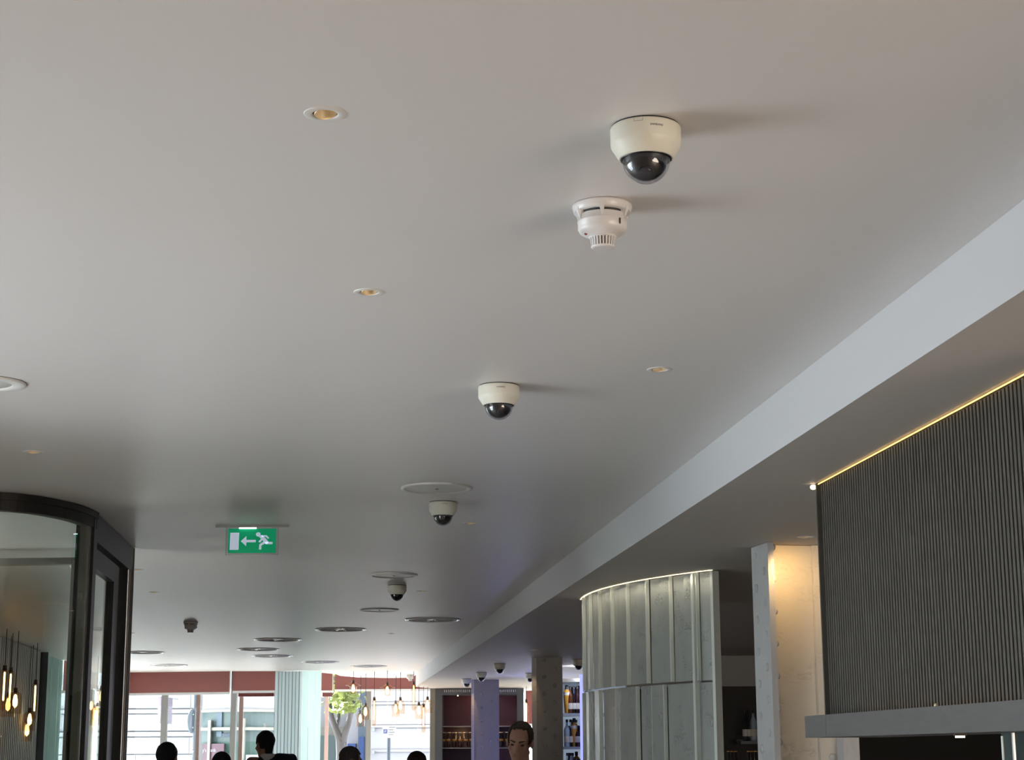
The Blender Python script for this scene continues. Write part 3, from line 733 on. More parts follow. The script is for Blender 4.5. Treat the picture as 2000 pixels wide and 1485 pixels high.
# back bar with three lit shelves seen between the grey column and the curved screen
bb_ = empty('back_bar_shelving', (0.9, 21.1, 0)); tag(bb_, 'back bar shelving of lit glass shelves crowded with bottles right of the grey column', 'shelving')
MB().box((.55, 21.35, 0), (1.6, 21.40, 2.42)).build('mirror_back', M['palestrip'], bb_, world=True)
zs = [zb(1120, 1459, 21.0), zb(1120, 1394, 21.0)]; zs = [zs[0] - (zs[1] - zs[0]), zs[0], zs[1]]
for z in zs: MB().box((.55, 20.9, z - .03), (1.6, 21.35, z)).build('glass_shelf', M['shelf'], bb_, world=True)
MB().box((XW(1133, 20.7), 20.7, 0), (XW(1133, 20.7) + .045, 20.74, zb(1137, 1318, 20.7))).build('led_upright', M['ledblue'], bb_, world=True)
MB().box((.55, 20.88, 2.42), (1.6, 21.4, 2.46)).build('top_rail', M['silver'], bb_, world=True)
MB().box((.50, 20.9, 0), (.55, 21.4, 2.46)).build('side_panel', M['barframe'], bb_, world=True)
kinds = [('taper', 'amber', 'tapering amber bottle'), ('tall', 'bottlebrown', 'brown glass bottle'), ('tall', 'bottleclear', 'clear glass bottle'), ('squat', 'bottledark', 'squat dark bottle'), ('tall', 'bottleblue', 'pale blue bottle'), ('squat', 'bottlegreen', 'squat green bottle'), ('tall', 'bottledark', 'dark wine bottle')]
shelfname = ['bottom', 'middle', 'top']; ords = ['first', 'second', 'third', 'fourth', 'fifth', 'sixth']
seqs = {2: [0, 1, 2, 6, 1], 1: [4, 2, 0, 3, 6], 0: [2, 4, 3, 5, 5]}
protos = {}
def put_bottle(i, label, group, loc, rz=0):
    k = kinds[i]
    if i not in protos: protos[i] = make_bottle(k[0], M[k[1]], label, group, loc); return protos[i]
    r = copy_tree(protos[i], loc, rz, label); r['group'] = group; return r
for si in (2, 1, 0):
    for j, i in enumerate(seqs[si]):
        x = XW(1107 + j * 7.0, 21.0)
        put_bottle(i, '%s, %s shelf of the back bar, %s from the column in front' % (kinds[i][2], shelfname[si], ords[j]), 'bottles on the back bar', (x, 20.97, zs[si]))
    for j in range(4):
        i = (si * 2 + j * 3 + 1) % 7
        put_bottle(i, '%s, %s shelf of the back bar, %s from the column behind' % (kinds[i][2], shelfname[si], ords[j]), 'bottles on the back bar', (XW(1110.5 + j * 7.2, 21.2), 21.2, zs[si]))

# dark shelf with shadowy bottles left of the big column
ds = empty('wall_shelf', (2.0, 18.5, 1.5)); tag(ds, 'dark wall shelf in the gloom left of the big white column', 'shelf')
zsd = zb(1462, 1448, 18.4)
MB().box((XW(1443, 18.4), 18.3, zsd - .03), (XW(1500, 18.4), 18.7, zsd)).build('board', M['barframe'], ds, world=True)
MB().box((XW(1443, 18.4), 18.66, zsd), (XW(1500, 18.4), 18.7, zsd + .02)).build('back_lip', M['barframe'], ds, world=True)
for j, (px, i, lab) in enumerate(((1456, 2, 'clear bottle in the gloom, left one on the dark wall shelf'), (1463, 2, 'clear bottle in the gloom, middle one on the dark wall shelf'), (1471, 4, 'pale blue bottle on the dark wall shelf, half behind the column'))):
    put_bottle(i, lab, 'bottles on the dark wall shelf', (XW(px, 18.45), 18.45, zsd))
cab = empty('service_cabinet', (1.8, 13.6, 0)); tag(cab, 'dark service cabinet behind the curved glass screen carrying upright glasses', 'cabinet')
ztop = zb(1440, 1486, 13.5) - .03
MB().box((1.35, 13.3, .06), (2.3, 13.9, ztop - .03)).build('carcass', M['darkwall'], cab, world=True)
MB().box((1.32, 13.27, ztop - .03), (2.33, 13.93, ztop)).build('worktop', M['bronze'], cab, world=True)
MB().box((1.38, 13.29, .1), (1.82, 13.3, ztop - .05)).build('door', M['darkwall'], cab, world=True)
MB().box((1.84, 13.29, .1), (2.28, 13.3, ztop - .05)).build('door', M['darkwall'], cab, world=True)
gl0 = None
def flute(label, group, loc):
    r = empty('tall_glass', loc); tag(r, label, 'glass', group)
    MB().lathe([(.0001, 0), (.010, 0), (.011, .004), (.0125, .10), (.0118, .10), (.010, .008), (.0001, .008)], 14).build('bowl', M['tumbler'], r)
    MB().lathe([(.0127, .094), (.0131, .097), (.0127, .1005)], 14).build('amber_rim', M['amber'], r)
    return r
for gi, (pxs, gname) in enumerate((((1421, 1428, 1435), 'beside the glass screen edge'), ((1460, 1467, 1474), 'beside the big column'))):
    for j, px in enumerate(pxs):
        lab = '%s slim glass with amber rim on the dark cabinet, %s' % (('left', 'middle', 'right')[j], gname)
        loc = (XW(px, 13.45), 13.45, ztop)
        if gl0 is None: gl0 = flute(lab, 'slim glasses on the dark cabinet', loc)
        else: copy_tree(gl0, loc, 0, lab)
    # taller so the rims show above the frame edge
for o in [q for q in bpy.data.objects if q.name.startswith('tall_glass')]: o.scale = (1, 1, 1.0)

# ------------------------------------------------------------------ bar niche at the far end
nc = empty('bar_niche', (-.6, 27.95, 0)); tag(nc, 'grey framed plum lined bar niche with glass shelves behind the blue column', 'cabinet')
xl, xr = XW(850, 27.8), XW(1023, 27.8)
xi, xj = XW(864, 27.8), XW(1010, 27.8)
zt = zb(900, 1358, 27.8)
MB().box((xl, 27.75, 0), (xi, 28.35, 2.597)).build('side_panel', M['barframe'], nc, world=True)
MB().box((xj, 27.75, 0), (xr, 28.35, 2.597)).build('side_panel', M['barframe'], nc, world=True)
MB().box((xi, 27.75, zt), (xj, 28.35, 2.597)).build('head_panel', M['barframe'], nc, world=True)
MB().box((xi, 28.30, 0), (xj, 28.35, zt)).build('back_panel', M['niche'], nc, world=True)
MB().box((xl - .08, 27.78, 0), (xl, 28.3, 2.597)).build('cream_edge', M['creamstone'], nc, world=True)
za, zbn = zb(900, 1418.5, 27.8), zb(900, 1461, 27.8)
for z in (za, zbn, zbn - .45): MB().box((xi, 27.8, z - .013), (xj, 28.3, z)).build('glass_shelf', M['grille'], nc, world=True)
zv0, zv1 = zb(900, 1352.5, 27.74), zb(900, 1347.5, 27.74)
nv = int((xj - xi) / .03)
vt = MB().box((0, 27.738, zv0), (.014, 27.752, zv1)).build('vent_slat', M['silver'], nc, world=True)
vt.location = Vector((xi + .03, 0, 0))
for k in range(1, nv - 1):
    c = share(vt, nc, (xi + .03 + k * .03, 0, 0))
MB().ball((XW(894, 27.8), 27.8, zt - .01), .012, 8, 6).build('niche_bulb', M['warmbulb'], nc, world=True)
lamp('niche_light', ((xi + xj) / 2, 27.95, zt - .1), 2.2, (1.0, 0.55, 0.35), .05)
lamp('niche_light', ((xi + xj) / 2 - .3, 27.95, za - .12), 1.2, (1.0, 0.62, 0.3), .05)
def tumbler(label, loc):
    r = empty('tumbler', loc); tag(r, label, 'glass', 'tumblers on the bar niche shelf')
    MB().lathe([(.0001, 0), (.034, 0), (.036, .01), (.038, .24), (.036, .24), (.033, .015), (.0001, .015)], 16).build('bowl', M['tumbler'], r)
    MB().lathe([(.0001, .10), (.0345, .10), (.0355, .135), (.0001, .135)], 16).build('glint', M['amber'], r)  # amber band painted in for a warm glint, not liquid
    MB().lathe([(.0385, .228), (.0395, .234), (.0385, .2405)], 16).build('rim', M['brass'], r)  # brass ring painted in for the gold glint near the top
    return r
t0 = None
for j, px in enumerate((866, 876, 887.5, 899, 910, 921, 979, 991, 1002)):
    lab = '%s tumbler with amber drink on the niche shelf, counted from the grey frame' % (ords + ['seventh', 'eighth', 'ninth'])[j]
    loc = (XW(px, 27.95), 27.95, zbn)
    if t0 is None: t0 = tumbler(lab, loc)
    else: copy_tree(t0, loc, 0, lab)

# ------------------------------------------------------------------ dome cameras
DOMER = .0692
def make_dome(label, loc):
    r = empty('dome_camera', loc); tag(r, label, 'security camera', 'ceiling dome cameras')
    MB().lathe([(.0001, 0), (.066, 0), (.066, -.004), (.0001, -.004)], 48).build('mounting_plate', M['darkgap'], r)
    h = MB().lathe([(.040, -.003), (.0675, -.003), (.0692, -.006), (.0690, -.036), (.0680, -.042), (.0645, -.048), (.0535, -.066), (.0520, -.0675), (.0495, -.067), (.047, -.060)], 56).build('housing', M['cream'], r)
    MB().lathe([(.0498, -.0665), (.0498, -.0685), (.0465, -.0695), (.0465, -.058)], 48).build('dark_ring', M['blackplastic'], r)
    prof = [(.0470 * math.cos(a), -.069 - .0470 * math.sin(a)) for a in [PI / 2 * k / 14 for k in range(15)]]; prof[-1] = (.0004, prof[-1][1])
    MB().lathe(prof, 40).build('clear_dome', M['dome'], r)
    MB().ball((0, 0, -.068), (.0415, .0415, .0415), 28, 18).build('black_shroud', M['blackplastic'], r)
    return r
def dome_module(r, d):
    """lens barrel looking out along d inside the dome"""
    d = Vector(d).normalized(); c = Vector((0, 0, -.068))
    l = MB().tube([c + d * .030, c + d * .0448], [.0155, .0145], 20).build('lens_barrel', M['blackplastic'], r)
    MB().tube([c + d * .0447, c + d * .0455], [.0105, .0095], 20).build('lens', M['lens'], l)
def wrap_text(r, body, size, ang, z, radius):
    me = text_mesh(body, size)
    for v in me.vertices:
        a = ang + v.co.x / radius; rr = radius + .0003 + v.co.z
        v.co = (rr * math.cos(a), rr * math.sin(a), z + v.co.y)
    me.materials.clear(); me.materials.append(M['ink'])
    o = bpy.data.objects.new('lettering', me); link(o, r); return o
d0 = make_dome('largest cream dome camera, nearest, above the white smoke detector', (0.264, 3.235, ZC))
DOMES = [('second largest cream dome camera, alone below the middle of the ceiling', (-0.044, 5.69, ZC)),
 ('cream dome camera mounted just past the large round ceiling plate', (-0.34, 8.44, ZC)),
 ('small cream dome camera behind the second round ceiling plate', (-0.845, 12.73, ZC)),
 ('dome camera standing in for a reflection in the curved lobby glass', (-2.707, 10.9, ZC)),  # extra dome added behind the glass for a mirrored camera
 ('dome camera under the bulkhead, rightmost and nearest of the trio by the blue column', (-0.155, 20.1, ZS)),
 ('dome camera under the bulkhead just above the blue lit column', (-0.404, 22.25, ZS)),
 ('dome camera under the bulkhead, leftmost of the trio by the blue column', (-0.643, 24.2, ZS)),
 ('dome camera above the bottle shelves, half hidden by the curved glass screen', (0.713, 19.3, ZS)),
 ('dome camera peeking out behind the left edge of the grey column', (0.218, 22.6, ZS))]
allc = [d0]
for i, (lab, loc) in enumerate(DOMES): allc.append(copy_tree(d0, loc, 0, lab))
for i, r in enumerate(allc):
    dome_module(r, [(-.05, -.6, -.8), (.25, -.75, -.55), (.1, -.6, -.75)][i % 3])
wrap_text(d0, 'SAMSUNG', .0056, math.radians(-76), -.0195, .0692)
wrap_text(allc[1], 'SAMSUNG', .0062, math.radians(-84), -.0175, .0692)
wrap_text(allc[2], 'SAMSUNG', .0062, math.radians(-80), -.0165, .0692)
nt_ = MB()
for k in range(5):
    a = math.radians(-113 + k * 2.8); p = Vector((.0694 * math.cos(a), .0694 * math.sin(a), -.0118)); q = Vector((.0694 * math.cos(a + .05), .0694 * math.sin(a + .05), -.0118))
    nt_.add([p, q, q + Vector((0, 0, .0008)), p + Vector((0, 0, .0008))], [(0, 1, 2, 3)])
for a in (math.radians(-113), math.radians(-99.0)):
    p = Vector((.0694 * math.cos(a), .0694 * math.sin(a), -.0118)); q = Vector((.0694 * math.cos(a + .010), .0694 * math.sin(a + .010), -.0118))
    nt_.add([p, q, q + Vector((0, 0, .0055)), p + Vector((0, 0, .0055))], [(0, 1, 2, 3)])
nt_.build('latch_outline', M['ink'], d0)

# ------------------------------------------------------------------ smoke detectors
def make_smoke(label, loc, rz=0.0):
    r = empty('smoke_detector', loc, rz); tag(r, label, 'smoke detector')
    MB().lathe([(.0001, 0), (.060, 0), (.0665, -.001), (.0675, -.006), (.0640, -.020), (.0625, -.022), (.045, -.022), (.0001, -.021)], 48).build('base', M['white_plastic'], r)
    MB().lathe([(.050, -.021), (.050, -.031), (.0001, -.031)], 40).build('shadow_gap', M['darkgap'], r)
    MB().lathe([(.0001, -.029), (.0535, -.029), (.0552, -.031), (.0556, -.046), (.0562, -.0465), (.0562, -.048), (.0552, -.0485), (.0550, -.066), (.052, -.073), (.044, -.079), (.033, -.083), (.029, -.086), (.0285, -.088), (.0001, -.088)], 56).build('body', M['white_plastic'], r)
    for k in range(6):
        a = 2 * PI * k / 6 - PI / 2 - .06
        c, s_ = math.cos(a), math.sin(a); t = Vector((-s_, c, 0)); n = Vector((c, s_, 0))
        vs = [n * .066 + t * .0065 + Vector((0, 0, -.016)), n * .066 - t * .0065 + Vector((0, 0, -.016)), n * .0575 - t * .0012 + Vector((0, 0, -.044)), n * .0575 + t * .0012 + Vector((0, 0, -.044)),
              n * .050 + t * .0065 + Vector((0, 0, -.016)), n * .050 - t * .0065 + Vector((0, 0, -.016)), n * .050 - t * .0012 + Vector((0, 0, -.044)), n * .050 + t * .0012 + Vector((0, 0, -.044))]
        MB().add(vs, [(0, 1, 2, 3), (7, 6, 5, 4), (0, 4, 5, 1), (1, 5, 6, 2), (2, 6, 7, 3), (3, 7, 4, 0)]).build('fin', M['white_plastic'], r)
    MB().lathe([(.0242, -.087), (.0225, -.1095), (.0001, -.1095)], 32).build('nose_core', M['darkgap'], r)
    rib = None
    for k in range(24):
        a = 2 * PI * k / 24
        if rib is None:
            rib = MB().add([(.0235, -.0021, -.087), (.0290, -.0021, -.087), (.0290, .0021, -.087), (.0235, .0021, -.087), (.0218, -.0019, -.1125), (.0262, -.0019, -.1125), (.0262, .0019, -.1125), (.0218, .0019, -.1125)],
                           [(0, 1, 2, 3), (7, 6, 5, 4), (0, 4, 5, 1), (1, 5, 6, 2), (2, 6, 7, 3), (3, 7, 4, 0)]).build('nose_rib', M['white_plastic'], r)
        else: share(rib, r, (0, 0, 0), (0, 0, a))
    MB().lathe([(.0266, -.1115), (.0268, -.1135), (.0250, -.116), (.019, -.117), (.0001, -.1173)], 32).build('nose_cap', M['white_plastic'], r)
    MB().lathe([(.0300, -.0860), (.0310, -.088), (.0300, -.0895), (.024, -.0895)], 32).build('nose_collar', M['white_plastic'], r)
    MB().ball((-.038, -.012, -.081), .0035, 10, 6).build('indicator_lamp', M['red'], r)
    MB().box((.036, -.046, -.064), (.038, -.0415, -.050)).build('side_slot', M['darkgap'], r)
    r.scale = (1, 1, .86)
    return r
s0_ = make_smoke('white smoke detector beside the largest dome camera', (0.204, 3.735, ZC))
copy_tree(s0_, (-2.98, 16.2, ZC), 1.0, 'small smoke detector far down the ceiling left of the round grilles')
copy_tree(s0_, (-1.60, 27.35, ZC), 2.0, 'tiny smoke detector at the far end of the bulkhead, above the window bay')

# ------------------------------------------------------------------ recessed downlights
def make_downlight(label, loc):
    r = empty('downlight', loc); tag(r, label, 'downlight', 'recessed gold downlights')
    MB().lathe([(RD - .0015, .002), (RD - .0015, -.0005), (.028, -.0018), (.039, -.0022), (.0412, -.001), (.0412, .0005)], 40).build('trim_ring', M['trimwhite'], r)
    MB().lathe([(RD + .001, .0), (RD + .004, .07), (.0001, .07)], 28).build('can', M['canblack'], r)
    g = MB().lathe([(.0215, -.004), (.0225, -.002), (.0215, .002), (.019, .016), (.012, .034), (.010, .036)], 28)
    R = Matrix.Rotation(math.radians(-7), 3, 'X') @ Matrix.Rotation(math.radians(-8), 3, 'Y')
    g.v = [R @ v + Vector((.0005, .0015, .0045)) for v in g.v]
    g.build('reflector', M['brass'], r)
    bl = MB().lathe([(.0001, .026), (.010, .026), (.011, .031), (.0001, .033)], 16); bl.v = [R @ v + Vector((.0005, .0015, .0045)) for v in bl.v]
    bl.build('bulb', M['warmbulb'], r)
    return r
dl_lab = ['largest gold downlight, alone near the upper left of the ceiling', 'gold downlight left of the smoke detector, second nearest', 'gold downlight between the second dome camera and the bulkhead',
 'gold downlight above the lobby door at the far left', 'downlight touching the dark edge of the lobby door', 'downlight right of the lobby door, below the exit sign level', 'downlight just right of the fourth dome camera', 'downlight right of the third dome camera',
 'tiny downlight between the round grilles and the bulkhead', 'tiny downlight low beside the lobby door edge, left of the far smoke detector', 'small downlight in the bulkhead soffit left of the grey column', 'downlight in the soffit lighting the big column web']
q0 = None
for (x, y), lab in zip(DOWN + DOWN_S, dl_lab):
    z = ZS if (x, y) in DOWN_S else ZC
    if q0 is None: q0 = make_downlight(lab, (x, y, z))
    else: copy_tree(q0, (x, y, z), 0, lab)

# ------------------------------------------------------------------ round plates, speaker, round air grilles
def make_plate(label, loc, r_):
    r = empty('ceiling_access_plate', loc); tag(r, label, 'ceiling plate', 'round ceiling plates')
    MB().lathe([(r_, .001), (r_, -.006), (r_ - .012, -.010), (r_ - .026, -.004)], 56).build('rim', M['trimwhite'], r)
    MB().lathe([(r_ - .024, -.0045), (.0001, -.0045)], 56).build('disc', M['trimwhite'], r)
    MB().lathe([(.008, -.0045), (.007, -.009), (.0001, -.010)], 12).build('centre_screw', M['grille'], r)
    return r
pl = make_plate('largest round ceiling plate, above the third dome camera', (*PLATE[0][:2], ZC), .165)
copy_tree(pl, (*PLATE[1][:2], ZC), 0, 'round ceiling plate above the fourth dome camera')
copy_tree(pl, (*PLATE[2][:2], ZC), 0, 'smallest looking round ceiling plate, beyond the fourth dome camera')
sp_ = empty('ceiling_speaker', (-1.72, 5.60, ZC)); tag(sp_, 'round white ceiling speaker cut by the left edge of the photo', 'speaker')
MB().lathe([(.118, .001), (.118, -.006), (.112, -.008), (.075, -.0075), (.073, -.003)], 56).build('rim', M['trimwhite'], sp_)
MB().lathe([(.0735, -.003), (.068, -.006), (.0001, -.008)], 48).build('grille_cover', M['trimwhite'], sp_)
MB().lathe([(.1185, .0005), (.1205, -.0004), (.1185, -.0012)], 56).build('dark_rim_ring', M['darkgap'], sp_)  # thin dark ring around the speaker rim

def make_grille(label, loc):
    r = empty('air_grille', loc); tag(r, label, 'air vent', 'round ceiling air grilles')
    MB().lathe([(RG - .03, .01), (RG - .03, -.006), (RG - .015, -.012), (RG, -.008), (RG, .001)], 48).build('rim', M['gloss'], r)
    MB().lathe([(RG - .02, .05), (.0001, .05)], 40).build('backing', M['grille'], r)
    MB().lathe([(RG - .021, .001), (RG - .021, .05)], 40).build('collar', M['grille'], r)
    MB().lathe([(.0001, -.004), (.055, -.004), (.06, .004), (.0001, .004)], 24).build('hub', M['gloss'], r)
    v0 = None
    for k in range(26):
        a = 2 * PI * k / 26
        if v0 is None:
            v0 = MB().add([(.055, -.008, -.004), (.23, -.015, -.004), (.23, .003, .012), (.055, .001, .012), (.055, -.006, -.006), (.23, -.013, -.006), (.23, .005, .010), (.055, .003, .010)],
                          [(0, 1, 2, 3), (7, 6, 5, 4), (0, 4, 5, 1), (1, 5, 6, 2), (2, 6, 7, 3), (3, 7, 4, 0)]).build('vane', M['gloss'], r)
        else: share(v0, r, (0, 0, 0), (0, 0, a))
    return r
gl_lab = ['round air grille nearest the bulkhead, right of the others', 'round air grille in the middle of the cluster, just left of the bulkhead one', 'largest round air grille left of centre, nearest on the left side', 'round air grille left and just beyond the largest left one',
 'round air grille with pale ring below the pair at left', 'round air grille near the glass screen top', 'round air grille close to the window bay edge', 'faint round air grille beside the lobby door edge', 'faint round air grille furthest left near the wide blind']
g0 = None
for (x, y), lab in zip(GRILLE, gl_lab):
    if g0 is None: g0 = make_grille(lab, (x, y, ZC))
    else: copy_tree(g0, (x, y, ZC), 0, lab)

# ------------------------------------------------------------------ exit sign
ex = empty('exit_sign', (-1.395, 9.29, ZC)); tag(ex, 'green running man exit sign with left arrow hanging from the ceiling', 'exit sign')
MB().box((-.194, -.022, -.010), (.194, .022, 0)).build('ceiling_rail', M['trimwhite'], ex)
MB().box((-.194, -.026, -.014), (.194, -.022, .0)).build('rail_lip', M['silver'], ex)
MB().box((-.07, -.010, -.0165), (.02, .010, -.0105)).build('lamp', M['ledwhite'], ex)
ZP0, ZP1 = -.158, -.012
MB().box((-.1405, -.003, ZP0), (.1405, .003, ZP1)).build('acrylic_plate', M['acrylic'], ex)
fr2 = MB()
for a, c in (((-.1405, -.0042, ZP0), (.1405, .0042, ZP0 + .003)), ((-.1405, -.0042, ZP0), (-.1385, .0042, ZP1)), ((.1385, -.0042, ZP0), (.1405, .0042, ZP1))): fr2.box(a, c)
fr2.build('plate_edge', M['silver'], ex)
gp = MB().box((-.128, -.0045, ZP0 + .010), (.128, -.0032, ZP1 - .006)).build('green_field', M['signgreen'], ex)
def pict(polys, name):
    mb = MB()
    for pl_ in polys:
        pts = [((u - 455) / 940 * .256 - .128, -(v - 290) / 500 * .130 + (ZP1 - .006)) for u, v in pl_]
        n = len(pts)
        vs = [(x, -.0046, z) for x, z in pts] + [(x, -.0054, z) for x, z in pts]
        mb.add(vs, [tuple(range(n, 2 * n))] + [(i, (i + 1) % n, n + (i + 1) % n, n + i) for i in range(n)])
    return mb.build(name, M['signwhite'], gp)
pict([[(495, 370), (670, 370), (665, 725), (490, 725)]], 'door_symbol')
pict([[(705, 548), (815, 440), (815, 520), (1000, 520), (1000, 570), (815, 570), (812, 650)]], 'arrow_symbol')
circ = [(1045 + 46 * math.cos(2 * PI * k / 16), 408 + 46 * math.sin(2 * PI * k / 16)) for k in range(16)]
pict([circ, [(1060, 455), (1100, 425), (1140, 440), (1200, 500), (1255, 570), (1210, 610), (1160, 560), (1110, 510)],
      [(1100, 425), (1210, 425), (1262, 480), (1240, 503), (1190, 455), (1120, 462)],
      [(1105, 500), (1130, 520), (1085, 578), (1050, 555)],
      [(1160, 550), (1190, 590), (1112, 640), (1112, 720), (1065, 720), (1070, 615)],
      [(1210, 560), (1330, 565), (1330, 610), (1195, 612), (1170, 580)]], 'running_man_symbol')

# ------------------------------------------------------------------ hanging filament lamps
def pendant(label, p, kind, zc, group):
    """p = top of the lamp socket"""
    r = empty('pendant_lamp', tuple(p)); tag(r, label, 'lamp', group)
    MB().tube([(0, 0, 0), (0, 0, zc - p.z)], .004, 6).build('cord', M['cord'], r)
    MB().lathe([(.0001, .0), (.018, 0), (.020, -.05), (.0001, -.05)], 12).build('socket', M['copper'], r)
    if kind == 'tube':
        g = [(.02, -.03), (.034, -.05), (.036, -.40), (.020, -.43), (.0001, -.435)]; f = [(.0001, -.06), (.009, -.07), (.009, -.33), (.0001, -.34)]
    elif kind == 'jar':
        g = [(.02, -.03), (.06, -.06), (.072, -.10), (.072, -.24), (.070, -.25)]; f = [(.0001, -.06), (.014, -.07), (.026, -.13), (.022, -.17), (.0001, -.195)]
    else:
        g = [(.02, -.02), (.05, -.05), (.11, -.075), (.112, -.08), (.05, -.09), (.045, -.20)]; f = [(.0001, -.06), (.014, -.07), (.027, -.12), (.023, -.16), (.0001, -.185)]
    MB().lathe(g, 18).build('glass_shade', M['bulbglass'], r)
    MB().lathe(f, 12).build('glowing_bulb', M['filament'], r)
    return r
PEN = [(690, 1329, 26.2, 'brim'), (714, 1374, 27.0, 'jar'), (731, 1362, 26.4, 'tube'), (756.5, 1333, 26.0, 'brim'), (782, 1362, 26.6, 'jar'), (808, 1331, 26.3, 'tube'), (827, 1375, 27.0, 'tube'), (835, 1361, 27.2, 'jar'), (704, 1388, 27.6, 'jar'), (773, 1369, 27.8, 'jar'), (818, 1372, 26.8, 'jar')]
plab = ['brimmed filament lamp hanging leftmost in the bay window', 'round filament lamp low in front of the mullion', 'long tube filament lamp just right of the mullion', 'brimmed filament lamp high in the middle of the bay', 'jar filament lamp above the parking sign', 'bright tube lamp beside the bulkhead end', 'low tube lamp near the right end of the bay', 'jar filament lamp nearest the cream edge of the niche', 'jar lamp behind and left of the mullion lamp', 'jar lamp behind the one above the parking sign', 'jar lamp behind the low tube at the right end']
for (px, py, y, k), lab in zip(PEN, plab): pendant(lab, at(px, py, y), k, ZC if y < 28.3 and px < 812 else ZC, 'filament lamps in the window bay')
pendant('glowing filament lamp right of the bar niche, beside the man with receding hair', at(1028, 1366, 27.0), 'tube', ZS, 'filament lamps in the window bay')
PL = [(10, 1300, 17.0, 'tube'), (22, 1304, 17.6, 'tube'), (31, 1344, 17.3, 'jar'), (70, 1328, 19.2, 'tube'), (59, 1383, 19.5, 'jar'), (17, 1352, 18.0, 'jar'), (54, 1404, 19.8, 'jar'), (199, 1340, 21.5, 'jar'), (188, 1377, 21.8, 'jar')]
pl2 = ['tall tube lamp leftmost behind the curved glass', 'second tube lamp beside the leftmost one behind the curved glass', 'round jar lamp low below the tubes behind the curved glass', 'tube lamp near the end of the ribbed panel', 'jar lamp low near the end of the ribbed panel', 'small jar lamp between the tubes and the round jar lamp', 'lowest jar lamp before the ribbed panel', 'upper jar lamp seen through the side door glass', 'lower jar lamp seen through the side door glass']
for (px, py, y, k), lab in zip(PL, pl2): pendant(lab, at(px, py, y), k, ZC, 'filament lamps beyond the lobby')
lamp('bay_lamp_glow', (-1.9, 26.6, 2.1), 1.5, (1, .6, .28), .15)
lamp('lobby_lamp_glow', (-4.75, 18.0, 1.7), .8, (1, .6, .28), .15)
lamp('added_edge_spot', (-.568, 24.44, 2.592), 12, (1.0, .62, .28), .006, 'SPOT', (-.568, 24.485, 1.5), .5, .8)  # added warm spot without a fitting, lights the narrow column edge
lamp('added_edge_spot', (.215, 18.74, 2.592), 7, (1.0, .66, .34), .006, 'SPOT', (.215, 18.785, 1.5), .5, .8)  # same kind of added spot for the grey column's edge
lamp('bottle_shelf_glow', (.80, 20.75, 2.5), 7, (.86, .90, 1.0), .008)
lamp('bar_blue_glow', (0.36, 23.2, 2.2), 9, (.18, .22, 1.0), .15)
lamp('bar_blue_glow', (-.05, 23.3, 1.3), 8, (.18, .22, 1.0), .15)

# ------------------------------------------------------------------ people
def remeshed(mb, name, m, parent, voxel, smooth=2):
    me = mb.mesh(name); tmp = bpy.data.objects.new(name, me); COL.objects.link(tmp)
    md = tmp.modifiers.new('r', 'REMESH'); md.mode = 'VOXEL'; md.voxel_size = voxel; md.use_smooth_shade = True
    if smooth:
        sm = tmp.modifiers.new('s', 'SMOOTH'); sm.factor = .5; sm.iterations = smooth
    dg = bpy.context.evaluated_depsgraph_get(); dg.update()
    out = bpy.data.meshes.new_from_object(tmp.evaluated_get(dg)); out.name = name
    bpy.data.objects.remove(tmp); bpy.data.meshes.remove(me)
    for p in out.polygons: p.use_smooth = True
    out.materials.clear(); out.materials.append(m)
    o = bpy.data.objects.new(name, out); link(o, parent); return o

